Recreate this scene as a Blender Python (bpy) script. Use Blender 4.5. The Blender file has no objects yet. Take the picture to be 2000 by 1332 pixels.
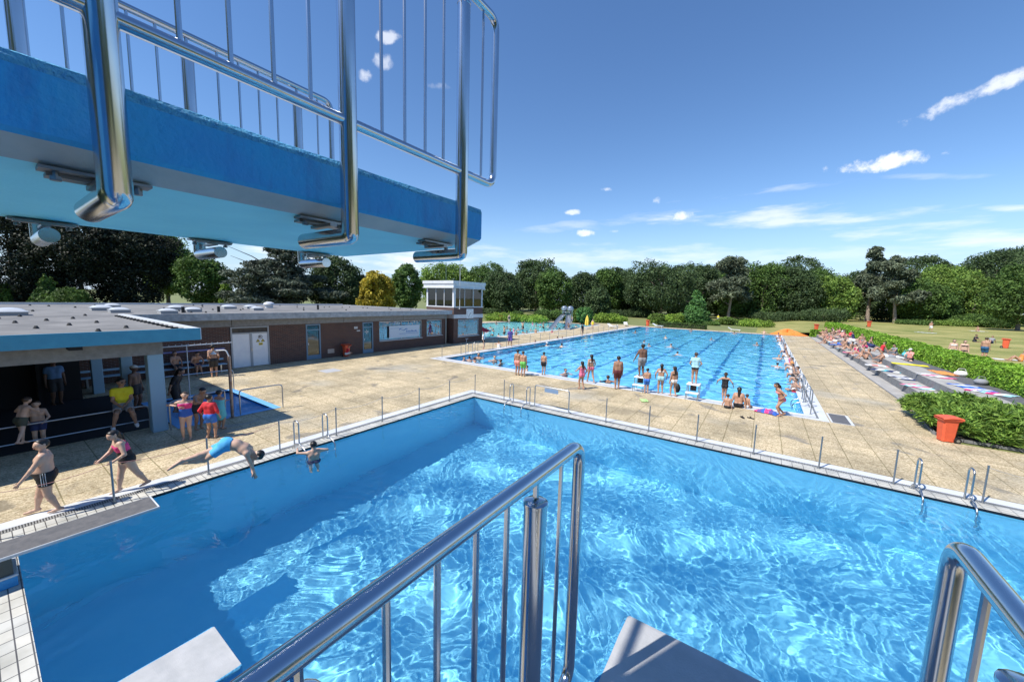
import bpy, math, random
import numpy as np
from mathutils import Matrix, Vector
sc = bpy.context.scene
COL = sc.collection
rad = math.radians
# ------------------------------------------------------------------ camera, sky, sun
CAM_H = 4.45
FPX = 722.14           # focal length in photo pixels (photo 2000 px wide)
def cam_axes(yaw, pitch, roll):
    cy, sy = math.cos(yaw), math.sin(yaw)
    fw = np.array([sy*math.cos(pitch), cy*math.cos(pitch), -math.sin(pitch)])
    r = np.array([cy, -sy, 0.0]); d = np.cross(fw, r)
    c, s = math.cos(roll), math.sin(roll)
    return np.array([c*r+s*d, -s*r+c*d, fw])
CM = cam_axes(rad(-34.2), rad(6.433), rad(-1.569))
cd = bpy.data.cameras.new('camera'); cam = bpy.data.objects.new('camera', cd); COL.objects.link(cam)
W = Matrix([[CM[0][i], -CM[1][i], -CM[2][i]] for i in range(3)]).to_4x4(); W.translation = (0, 0, CAM_H)
cam.matrix_world = W
cd.sensor_width = 36; cd.lens = FPX/2000*36; cd.clip_start = 0.05; cd.clip_end = 4000
sc.camera = cam
SUN_EL = rad(53); SH = np.array([.34, .68])            # shadow vector on the ground per metre of height
sxy = -SH/np.linalg.norm(SH)
SUN = np.array([sxy[0]*math.cos(SUN_EL), sxy[1]*math.cos(SUN_EL), math.sin(SUN_EL)])
lamp = bpy.data.lights.new('sun', 'SUN'); lamp.energy = 4.6; lamp.angle = rad(.5); lamp.color = (1, .955, .88)
lo = bpy.data.objects.new('sun', lamp); COL.objects.link(lo)
lo.rotation_euler = Vector(SUN).to_track_quat('Z', 'Y').to_euler()
lamp.cycles.is_caustics_light = True
sc.view_settings.view_transform = 'Standard'; sc.view_settings.look = 'None'
sc.view_settings.exposure = 0.38; sc.view_settings.gamma = 1
def ray(u, v):
    return CM.T @ np.array([(u-1000)/FPX, (v-666)/FPX, 1.0])
def at(u, v, z=0.0):                                   # ground point under a photo pixel
    d = ray(u, v); t = (z-CAM_H)/d[2]
    return np.array([0, 0, CAM_H])+t*d
world = bpy.data.worlds.new('World'); sc.world = world; world.use_nodes = True
def build_sky():
    nt = world.node_tree; N = nt.nodes; L = nt.links.new
    bg = N['Background']; bg.inputs[1].default_value = .11
    sky = N.new('ShaderNodeTexSky'); sky.sky_type = 'NISHITA'; sky.sun_disc = False
    sky.sun_elevation = SUN_EL; sky.sun_rotation = math.atan2(SUN[0], SUN[1])
    sky.air_density = 1.0; sky.dust_density = .0; sky.ozone_density = 3.5; sky.altitude = 0
    hs = N.new('ShaderNodeHueSaturation'); hs.inputs['Saturation'].default_value = 1.14; hs.inputs['Value'].default_value = 1.24
    hs.inputs['Hue'].default_value = .504
    L(sky.outputs[0], hs.inputs['Color'])
    tc = N.new('ShaderNodeTexCoord')
    nz = N.new('ShaderNodeTexNoise'); nz.inputs['Scale'].default_value = 26; nz.inputs['Detail'].default_value = 6; nz.inputs['Roughness'].default_value = .62
    L(tc.outputs['Generated'], nz.inputs['Vector'])
    mp = N.new('ShaderNodeMapping'); mp.inputs['Scale'].default_value = (5, 5, 30); mp.inputs['Rotation'].default_value = (0, rad(4), 0)
    L(tc.outputs['Generated'], mp.inputs['Vector'])
    nw = N.new('ShaderNodeTexNoise'); nw.inputs['Scale'].default_value = 1.3; nw.inputs['Detail'].default_value = 5; nw.inputs['Roughness'].default_value = .6
    L(mp.outputs[0], nw.inputs['Vector'])
    def M(op, a, b=None, c=None):
        n = N.new('ShaderNodeMath'); n.operation = op
        for i, x in enumerate((a, b, c)):
            if x is None: continue
            if isinstance(x, (int, float)): n.inputs[i].default_value = x
            else: L(x, n.inputs[i])
        return n.outputs[0]
    def dot(vec):
        n = N.new('ShaderNodeVectorMath'); n.operation = 'DOT_PRODUCT'; L(tc.outputs['Generated'], n.inputs[0]); n.inputs[1].default_value = tuple(vec); return n.outputs['Value']
    total = None
    # (photo column, row, half width, half height, tilt, strength, wispy)
    clouds = [(757, 72, 25, 12, 0, .6, 0), (748, 120, 28, 16, .25, .5, 0), (713, 148, 15, 14, 0, .55, 0), (860, 170, 30, 8, .1, .2, 0),
              (1718, 318, 70, 19, -.16, .95, 0), (1935, 172, 85, 20, -.38, .75, 0), (1325, 422, 34, 11, 0, .8, 0), (1133, 455, 30, 8, .05, .8, 0),
              (1125, 415, 22, 6, 0, .7, 0), (1280, 392, 12, 9, 0, .55, 0), (1186, 370, 14, 5, 0, .5, 0), (1200, 452, 10, 5, 0, .5, 0),
              (1500, 425, 260, 26, -.03, .62, 1), (1440, 380, 150, 9, -.12, .35, 1), (1880, 455, 150, 34, .03, .6, 1), (1990, 407, 40, 9, 0, .6, 1),
              (1180, 435, 200, 14, -.12, .3, 1), (760, 505, 260, 40, 0, .75, 1), (1150, 500, 330, 30, 0, .45, 1), (1850, 345, 60, 8, 0, .25, 1), (1600, 500, 500, 22, 0, .3, 1)]
    for (u, v, hw, hh, tilt, st, wispy) in clouds:
        d = ray(u, v); d = d/np.linalg.norm(d)
        ax = ray(u+10*math.cos(tilt), v+10*math.sin(tilt)); ax = ax/np.linalg.norm(ax); ax = ax-d*ax.dot(d); ax /= np.linalg.norm(ax)
        ay = np.cross(d, ax)
        k = np.linalg.norm(ray(u, v))*FPX
        sx = M('MULTIPLY', dot(ax), k/hw/ (1 + ((u-1000)/FPX)**2*.4)); sy = M('MULTIPLY', dot(ay), k/hh)
        front = M('GREATER_THAN', dot(d), .5)
        r2 = M('ADD', M('MULTIPLY', sx, sx), M('MULTIPLY', sy, sy))
        n = nw.outputs['Fac'] if wispy else nz.outputs['Fac']
        e = M('SUBTRACT', M('MULTIPLY', n, 3.4 if wispy else 3.0), M('ADD', M('MULTIPLY', r2, .75), 1.15 if wispy else .95))
        mr = N.new('ShaderNodeMapRange'); mr.interpolation_type = 'SMOOTHSTEP'
        L(e, mr.inputs[0]); mr.inputs[1].default_value = 0; mr.inputs[2].default_value = 1.1 if wispy else .75
        mr.inputs[3].default_value = 0; mr.inputs[4].default_value = st
        m = M('MULTIPLY', mr.outputs[0], front)
        total = m if total is None else M('MAXIMUM', total, m)
    mix = N.new('ShaderNodeMix'); mix.data_type = 'RGBA'
    mix.clamp_factor = True
    sp = N.new('ShaderNodeSeparateXYZ'); L(tc.outputs['Generated'], sp.inputs[0])
    hz = N.new('ShaderNodeMapRange'); hz.interpolation_type = 'SMOOTHERSTEP'; L(sp.outputs[2], hz.inputs[0]); hz.inputs[1].default_value = -.08; hz.inputs[2].default_value = .26; hz.inputs[3].default_value = .9; hz.inputs[4].default_value = 0
    hm = N.new('ShaderNodeMix'); hm.data_type = 'RGBA'; L(hz.outputs[0], hm.inputs[0]); L(hs.outputs[0], hm.inputs[6]); hm.inputs[7].default_value = (3.3, 4.55, 6.5, 1)
    L(total, mix.inputs[0]); L(hm.outputs[2], mix.inputs[6]); mix.inputs[7].default_value = (8.2, 8.4, 8.8, 1)
    L(mix.outputs[2], bg.inputs[0])
build_sky()
# ------------------------------------------------------------------ materials
MATS = {}
def mat(name, col, rough=.6, metal=0, var=None, bump=None, spec=.5, coord='pos', detail=4):
    """var=(scale, second colour, low, high); bump=(scale, strength, distance)"""
    m = bpy.data.materials.new(name); m.use_nodes = True; nt = m.node_tree; N = nt.nodes; L = nt.links.new
    b = N['Principled BSDF']; b.inputs['Base Color'].default_value = (*col, 1); b.inputs['Roughness'].default_value = rough
    b.inputs['Metallic'].default_value = metal; b.inputs['Specular IOR Level'].default_value = spec
    src = None
    if var or bump:
        if coord == 'pos': src = N.new('ShaderNodeNewGeometry').outputs['Position']
        else: src = N.new('ShaderNodeTexCoord').outputs['Object']
    if var:
        n = N.new('ShaderNodeTexNoise'); n.inputs['Scale'].default_value = var[0]; n.inputs['Detail'].default_value = detail; n.inputs['Roughness'].default_value = .6
        L(src, n.inputs['Vector'])
        mr = N.new('ShaderNodeMapRange'); mr.inputs[1].default_value = var[2] if len(var) > 2 else .35; mr.inputs[2].default_value = var[3] if len(var) > 3 else .65
        L(n.outputs['Fac'], mr.inputs[0])
        mx = N.new('ShaderNodeMix'); mx.data_type = 'RGBA'; mx.inputs[6].default_value = (*col, 1); mx.inputs[7].default_value = (*var[1], 1)
        L(mr.outputs[0], mx.inputs[0]); L(mx.outputs[2], b.inputs['Base Color'])
    if bump:
        n = N.new('ShaderNodeTexNoise'); n.inputs['Scale'].default_value = bump[0]; n.inputs['Detail'].default_value = 5
        L(src, n.inputs['Vector'])
        bp = N.new('ShaderNodeBump'); bp.inputs['Strength'].default_value = bump[1]; bp.inputs['Distance'].default_value = bump[2] if len(bump) > 2 else .02
        L(n.outputs['Fac'], bp.inputs['Height']); L(bp.outputs[0], b.inputs['Normal'])
    MATS[name] = m
    return m
def painted_concrete(name, c1, c2, c3):
    m = mat(name, c1, .62, var=(2.2, c2), bump=(55, .7, .008)); nt = m.node_tree; N = nt.nodes; L = nt.links.new; b = N['Principled BSDF']
    old = b.inputs['Base Color'].links[0].from_socket; g = N.new('ShaderNodeNewGeometry'); mp = N.new('ShaderNodeMapping'); mp.inputs['Scale'].default_value = (6, 6, 1.2); L(g.outputs['Position'], mp.inputs['Vector'])
    n = N.new('ShaderNodeTexNoise'); n.inputs['Scale'].default_value = 2.5; n.inputs['Detail'].default_value = 8; n.inputs['Roughness'].default_value = .7; L(mp.outputs[0], n.inputs['Vector'])
    mr = N.new('ShaderNodeMapRange'); mr.inputs[1].default_value = .5; mr.inputs[2].default_value = .72; mr.inputs[4].default_value = .7; L(n.outputs['Fac'], mr.inputs[0])
    mx = N.new('ShaderNodeMix'); mx.data_type = 'RGBA'; L(mr.outputs[0], mx.inputs[0]); L(old, mx.inputs[6]); mx.inputs[7].default_value = (*c3, 1); L(mx.outputs[2], b.inputs['Base Color'])
    return m
steel = mat('polished_steel', (.58, .61, .65), .19, 1, var=(3, (.50, .53, .57)))
steel_dull = mat('brushed_steel', (.5, .52, .54), .32, 1)
post_grey = mat('galvanised_post', (.30, .32, .34), .4, .8)
blue_paint = mat('blue_paint', (.05, .34, .70), .6, var=(3.5, (.035, .27, .62)), bump=(60, .6, .008))
bounce_cyan_paint = mat('bounce_cyan_paint', (.24, .74, .90), .65, var=(2, (.19, .66, .84)), bump=(80, .25, .004))  # cyan paint, brightened to stand in for light bounced off the water
platform_blue = painted_concrete('platform_blue', (.035, .30, .66), (.02, .38, .72), (.03, .20, .50))
rough_rim = mat('rough_light_blue_rim', (.10, .42, .66), .8, var=(30, (.05, .30, .58)), bump=(70, 1.0, .02))
bracket_m = mat('dark_bracket_steel', (.26, .27, .28), .4, .9)
raw_strip = mat('bare_concrete', (.42, .47, .49), .8, var=(3, (.28, .36, .41)), bump=(60, .3, .004))
light_concrete = mat('light_concrete', (.47, .47, .475), .8, var=(6, (.39, .395, .40)), bump=(110, .4, .004))
board_grip = mat('grip_coating', (.10, .10, .105), .85, var=(9, (.145, .14, .14)), bump=(160, .5, .004))
white_paint = mat('white_paint', (.68, .69, .70), .5, var=(1.7, (.56, .58, .60)), detail=7)
fascia_grey = mat('grey_metal_fascia', (.42, .45, .48), .5, var=(4, (.27, .30, .33)))
fascia_blue = mat('blue_metal_fascia', (.07, .34, .50), .5, var=(4, (.06, .30, .46)))
beam_grey = mat('grey_beam', (.30, .30, .30), .8, var=(6, (.23, .23, .23)))
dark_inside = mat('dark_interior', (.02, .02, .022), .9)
roof_felt = mat('roof_felt', (.24, .232, .222), .9, var=(.8, (.15, .147, .143)), bump=(40, .4, .01))
rubber = mat('black_rubber', (.015, .015, .016), .6)
red_plastic = mat('red_plastic', (.76, .125, .05), .5, var=(6, (.66, .105, .045)))
orange_cloth = mat('orange_tarp', (.85, .26, .05), .7, var=(3, (.72, .2, .03)))
yellow_cloth = mat('yellow_cloth', (.80, .62, .10), .8)
terr_grey = mat('terrace_concrete', (.43, .41, .375), .85, var=(1.6, (.33, .315, .29)), bump=(60, .3, .005))
riser_dark = mat('terrace_riser', (.16, .165, .17), .8, var=(5, (.22, .22, .22)))
mat_dark = mat('dark_matting', (.10, .105, .115), .9, var=(4, (.13, .13, .14)))
soil = mat('soil', (.10, .085, .06), .95, var=(5, (.06, .05, .035)))
white_plastic = mat('white_plastic', (.8, .8, .8), .4)
def brick_mat():
    m = bpy.data.materials.new('brown_brick'); m.use_nodes = True; nt = m.node_tree; N = nt.nodes; L = nt.links.new
    b = N['Principled BSDF']; b.inputs['Roughness'].default_value = .85
    g = N.new('ShaderNodeNewGeometry'); sx = N.new('ShaderNodeSeparateXYZ'); L(g.outputs['Position'], sx.inputs[0])
    ad = N.new('ShaderNodeMath'); ad.operation = 'ADD'; L(sx.outputs[0], ad.inputs[0]); L(sx.outputs[1], ad.inputs[1])
    cx = N.new('ShaderNodeCombineXYZ'); L(ad.outputs[0], cx.inputs[0]); L(sx.outputs[2], cx.inputs[1])
    br = N.new('ShaderNodeTexBrick'); L(cx.outputs[0], br.inputs['Vector']); br.inputs['Scale'].default_value = 1
    br.inputs['Brick Width'].default_value = .25; br.inputs['Row Height'].default_value = .075; br.inputs['Mortar Size'].default_value = .009
    br.inputs['Color1'].default_value = (.13, .055, .035, 1); br.inputs['Color2'].default_value = (.075, .035, .027, 1); br.inputs['Mortar'].default_value = (.17, .15, .14, 1)
    L(br.outputs['Color'], b.inputs['Base Color'])
    bp = N.new('ShaderNodeBump'); bp.inputs['Strength'].default_value = .5; bp.inputs['Distance'].default_value = .008; bp.invert = True
    L(br.outputs['Fac'], bp.inputs['Height']); L(bp.outputs[0], b.inputs['Normal'])
    return m
brick = brick_mat()
def paving_mat():
    m = bpy.data.materials.new('aggregate_slabs'); m.use_nodes = True; nt = m.node_tree; N = nt.nodes; L = nt.links.new
    b = N['Principled BSDF']; b.inputs['Roughness'].default_value = .85
    g = N.new('ShaderNodeNewGeometry'); P = g.outputs['Position']
    br = N.new('ShaderNodeTexBrick'); br.offset = 0.0; br.inputs['Scale'].default_value = 1
    L(P, br.inputs['Vector']); br.inputs['Brick Width'].default_value = .8; br.inputs['Row Height'].default_value = .8; br.inputs['Mortar Size'].default_value = .012
    br.inputs['Color1'].default_value = (.575, .495, .355, 1); br.inputs['Color2'].default_value = (.51, .44, .32, 1); br.inputs['Mortar'].default_value = (.26, .225, .125, 1)
    vo = N.new('ShaderNodeTexVoronoi'); vo.inputs['Scale'].default_value = 33; L(P, vo.inputs['Vector'])
    r1 = N.new('ShaderNodeValToRGB'); L(vo.outputs['Color'], r1.inputs[0])
    e = r1.color_ramp.elements; e[0].position = .1; e[0].color = (.52, .45, .34, 1); e[1].position = .85; e[1].color = (1.28, 1.28, 1.26, 1)
    mu = N.new('ShaderNodeMix'); mu.data_type = 'RGBA'; mu.blend_type = 'MULTIPLY'; mu.inputs[0].default_value = .85
    L(br.outputs['Color'], mu.inputs[6]); L(r1.outputs[0], mu.inputs[7])
    n = N.new('ShaderNodeTexNoise'); n.inputs['Scale'].default_value = .55; n.inputs['Detail'].default_value = 6; n.inputs['Roughness'].default_value = .65; L(P, n.inputs['Vector'])
    r2 = N.new('ShaderNodeValToRGB'); L(n.outputs['Fac'], r2.inputs[0])
    e = r2.color_ramp.elements; e[0].position = .34; e[0].color = (.66, .65, .60, 1); e[1].position = .62; e[1].color = (1.12, 1.08, 1.0, 1)
    mv = N.new('ShaderNodeMix'); mv.data_type = 'RGBA'; mv.blend_type = 'MULTIPLY'; mv.inputs[0].default_value = 1
    L(mu.outputs[2], mv.inputs[6]); L(r2.outputs[0], mv.inputs[7])
    # pale worn / greenish patches
    n3 = N.new('ShaderNodeTexNoise'); n3.inputs['Scale'].default_value = .23; n3.inputs['Detail'].default_value = 5; L(P, n3.inputs['Vector'])
    r3 = N.new('ShaderNodeMapRange'); L(n3.outputs['Fac'], r3.inputs[0]); r3.inputs[1].default_value = .56; r3.inputs[2].default_value = .7; r3.inputs[4].default_value = .55
    mw = N.new('ShaderNodeMix'); mw.data_type = 'RGBA'; L(r3.outputs[0], mw.inputs[0]); L(mv.outputs[2], mw.inputs[6]); mw.inputs[7].default_value = (.40, .39, .34, 1)
    n4 = N.new('ShaderNodeTexNoise'); n4.inputs['Scale'].default_value = .75; n4.inputs['Detail'].default_value = 7; n4.inputs['Distortion'].default_value = .6; L(P, n4.inputs['Vector'])
    r4 = N.new('ShaderNodeMapRange'); L(n4.outputs['Fac'], r4.inputs[0]); r4.inputs[1].default_value = .62; r4.inputs[2].default_value = .66; r4.inputs[4].default_value = .5
    wt = N.new('ShaderNodeMix'); wt.data_type = 'RGBA'; L(r4.outputs[0], wt.inputs[0]); L(mw.outputs[2], wt.inputs[6]); wt.inputs[7].default_value = (.17, .15, .12, 1)
    rg = N.new('ShaderNodeMapRange'); L(r4.outputs[0], rg.inputs[0]); rg.inputs[2].default_value = .5; rg.inputs[3].default_value = .85; rg.inputs[4].default_value = .4; L(rg.outputs[0], b.inputs['Roughness'])
    L(wt.outputs[2], b.inputs['Base Color'])
    bp = N.new('ShaderNodeBump'); bp.inputs['Strength'].default_value = .5; bp.inputs['Distance'].default_value = .008
    L(vo.outputs['Distance'], bp.inputs['Height']); L(bp.outputs[0], b.inputs['Normal'])
    return m
paving = paving_mat()
def tile_mat(name, c1, c2, mortar, w, h, ms, rough=.4, off=0.0):
    m = bpy.data.materials.new(name); m.use_nodes = True; nt = m.node_tree; N = nt.nodes; L = nt.links.new
    b = N['Principled BSDF']; b.inputs['Roughness'].default_value = rough
    g = N.new('ShaderNodeNewGeometry')
    br = N.new('ShaderNodeTexBrick'); br.offset = off; br.inputs['Scale'].default_value = 1; L(g.outputs['Position'], br.inputs['Vector'])
    br.inputs['Brick Width'].default_value = w; br.inputs['Row Height'].default_value = h; br.inputs['Mortar Size'].default_value = ms
    br.inputs['Color1'].default_value = (*c1, 1); br.inputs['Color2'].default_value = (*c2, 1); br.inputs['Mortar'].default_value = (*mortar, 1)
    n = N.new('ShaderNodeTexNoise'); n.inputs['Scale'].default_value = 2.2; n.inputs['Detail'].default_value = 6; L(g.outputs['Position'], n.inputs['Vector'])
    r = N.new('ShaderNodeValToRGB'); L(n.outputs['Fac'], r.inputs[0]); e = r.color_ramp.elements; e[0].position = .3; e[0].color = (.72, .72, .7, 1); e[1].position = .6; e[1].color = (1.05, 1.05, 1.05, 1)
    mu = N.new('ShaderNodeMix'); mu.data_type = 'RGBA'; mu.blend_type = 'MULTIPLY'; mu.inputs[0].default_value = 1
    L(br.outputs['Color'], mu.inputs[6]); L(r.outputs[0], mu.inputs[7]); L(mu.outputs[2], b.inputs['Base Color'])
    return m
coping_tile = tile_mat('cream_coping_tile', (.64, .61, .53), (.56, .55, .50), (.11, .105, .10), .25, .125, .007)
grate_mat = tile_mat('drain_grating', (.62, .61, .57), (.58, .57, .54), (.06, .06, .06), .035, .035, .009)
black_tile = mat('black_rim_tile', (.012, .014, .02), .3)
def water_mat():
    m = bpy.data.materials.new('pool_water'); m.use_nodes = True; nt = m.node_tree; nt.nodes.clear()
    out = nt.nodes.new('ShaderNodeOutputMaterial'); g = nt.nodes.new('ShaderNodeBsdfGlass')
    g.inputs['IOR'].default_value = 1.33; g.inputs['Roughness'].default_value = 0; g.inputs['Color'].default_value = (.90, .98, 1, 1)
    nt.links.new(g.outputs[0], out.inputs[0]); return m
water_m = water_mat()
deep_tile = mat('deep_blue_tile', (.33, .79, .97), .5, var=(1.3, (.28, .75, .95)))
pool_tile = mat('light_blue_tile', (.26, .73, .93), .5, var=(1.1, (.21, .67, .91)))
kid_tile = mat('pale_turquoise_tile', (.42, .82, .88), .5)
lane_mat = mat('dark_blue_lane_tile', (.05, .30, .60), .5)
def grass_mat():
    m = bpy.data.materials.new('mown_lawn'); m.use_nodes = True; nt = m.node_tree; N = nt.nodes; L = nt.links.new
    b = N['Principled BSDF']; b.inputs['Roughness'].default_value = .9; b.inputs['Specular IOR Level'].default_value = .1
    g = N.new('ShaderNodeNewGeometry')
    n = N.new('ShaderNodeTexNoise'); n.inputs['Scale'].default_value = .16; n.inputs['Detail'].default_value = 8; n.inputs['Roughness'].default_value = .68; L(g.outputs['Position'], n.inputs['Vector'])
    r = N.new('ShaderNodeValToRGB'); L(n.outputs['Fac'], r.inputs[0]); e = r.color_ramp.elements
    e[0].position = .36; e[0].color = (.17, .205, .055, 1); e[1].position = .62; e[1].color = (.40, .355, .14, 1)
    n2 = N.new('ShaderNodeTexNoise'); n2.inputs['Scale'].default_value = 7; n2.inputs['Detail'].default_value = 4; L(g.outputs['Position'], n2.inputs['Vector'])
    r2 = N.new('ShaderNodeMapRange'); L(n2.outputs['Fac'], r2.inputs[0]); r2.inputs[3].default_value = .6; r2.inputs[4].default_value = 1.3
    mu = N.new('ShaderNodeMix'); mu.data_type = 'RGBA'; mu.blend_type = 'MULTIPLY'; mu.inputs[0].default_value = 1
    L(r.outputs[0], mu.inputs[6]); L(r2.outputs[0], mu.inputs[7]); L(mu.outputs[2], b.inputs['Base Color'])
    return m
lawn_m = grass_mat()
def glass_mat(name, tint, refl=.35, dark=(.03, .05, .06)):
    m = bpy.data.materials.new(name); m.use_nodes = True; nt = m.node_tree; N = nt.nodes; L = nt.links.new; N.clear()
    out = N.new('ShaderNodeOutputMaterial'); tr = N.new('ShaderNodeBsdfTransparent'); tr.inputs[0].default_value = (*tint, 1)
    gl = N.new('ShaderNodeBsdfGlossy'); gl.inputs['Roughness'].default_value = .02; fr = N.new('ShaderNodeFresnel'); fr.inputs[0].default_value = 1.5
    ad = N.new('ShaderNodeMath'); ad.operation = 'ADD'; L(fr.outputs[0], ad.inputs[0]); ad.inputs[1].default_value = refl; ad.use_clamp = True
    mx = N.new('ShaderNodeMixShader'); L(ad.outputs[0], mx.inputs[0]); L(tr.outputs[0], mx.inputs[1]); L(gl.outputs[0], mx.inputs[2]); L(mx.outputs[0], out.inputs[0])
    return m
glass = glass_mat('window_glass', (.55, .68, .72), .06)
glass_blue = glass_mat('tinted_glass', (.25, .5, .62), .3)
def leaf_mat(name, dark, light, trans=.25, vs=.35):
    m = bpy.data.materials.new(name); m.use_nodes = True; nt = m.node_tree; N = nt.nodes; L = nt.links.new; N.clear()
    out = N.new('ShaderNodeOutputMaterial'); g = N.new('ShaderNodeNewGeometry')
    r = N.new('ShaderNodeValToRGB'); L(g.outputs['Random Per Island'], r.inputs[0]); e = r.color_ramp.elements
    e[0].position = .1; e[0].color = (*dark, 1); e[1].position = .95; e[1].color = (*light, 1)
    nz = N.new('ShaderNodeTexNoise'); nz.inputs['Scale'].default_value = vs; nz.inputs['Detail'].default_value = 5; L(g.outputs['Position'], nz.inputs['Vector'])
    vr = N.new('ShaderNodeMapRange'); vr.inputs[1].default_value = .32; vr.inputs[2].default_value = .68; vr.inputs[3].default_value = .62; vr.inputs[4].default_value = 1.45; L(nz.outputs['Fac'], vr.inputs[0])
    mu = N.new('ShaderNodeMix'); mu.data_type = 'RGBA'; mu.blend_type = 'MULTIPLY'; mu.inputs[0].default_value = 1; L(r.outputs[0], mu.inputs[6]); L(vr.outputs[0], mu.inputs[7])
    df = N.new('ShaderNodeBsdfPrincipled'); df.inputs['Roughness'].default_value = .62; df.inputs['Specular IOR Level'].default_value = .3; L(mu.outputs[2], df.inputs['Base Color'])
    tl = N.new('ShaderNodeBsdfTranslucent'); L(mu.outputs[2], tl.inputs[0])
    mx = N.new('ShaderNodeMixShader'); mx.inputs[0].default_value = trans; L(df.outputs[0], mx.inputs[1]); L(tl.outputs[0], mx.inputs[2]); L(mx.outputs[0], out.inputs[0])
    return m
LEAF = {'dark': leaf_mat('dark_leaves', (0.042, 0.076, 0.031), (0.109, 0.163, 0.059)),
        'mid': leaf_mat('mid_green_leaves', (0.051, 0.106, 0.026), (0.140, 0.231, 0.050)),
        'bright': leaf_mat('bright_leaves', (0.092, 0.173, 0.033), (0.264, 0.380, 0.074)),
        'lime': leaf_mat('lime_leaves', (0.124, 0.232, 0.031), (0.336, 0.476, 0.070)),
        'yellow': leaf_mat('golden_leaves', (0.217, 0.186, 0.019), (0.588, 0.462, 0.056)),
        'grey': leaf_mat('grey_green_needles', (0.073, 0.100, 0.064), (0.198, 0.231, 0.140), .12),
        'cedar': leaf_mat('cedar_needles', (0.047, 0.066, 0.047), (0.140, 0.165, 0.116), .1),
        'conifer': leaf_mat('conifer_needles', (0.040, 0.113, 0.033), (0.116, 0.248, 0.058), .12),
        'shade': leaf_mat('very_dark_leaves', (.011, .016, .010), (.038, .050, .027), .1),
        'hedge': leaf_mat('hedge_leaves', (0.102, 0.223, 0.023), (0.336, 0.554, 0.059), .25, 2.2),
        'juniper': leaf_mat('juniper_sprays', (0.074, 0.158, 0.030), (0.286, 0.437, 0.076), .2, 1.6)}
bark = mat('bark', (.13, .10, .075), .9, var=(6, (.20, .17, .14)), bump=(14, .6, .05))
bark_pale = mat('pale_pine_bark', (.34, .28, .23), .9, var=(5, (.24, .18, .14)), bump=(12, .6, .05))
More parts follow.
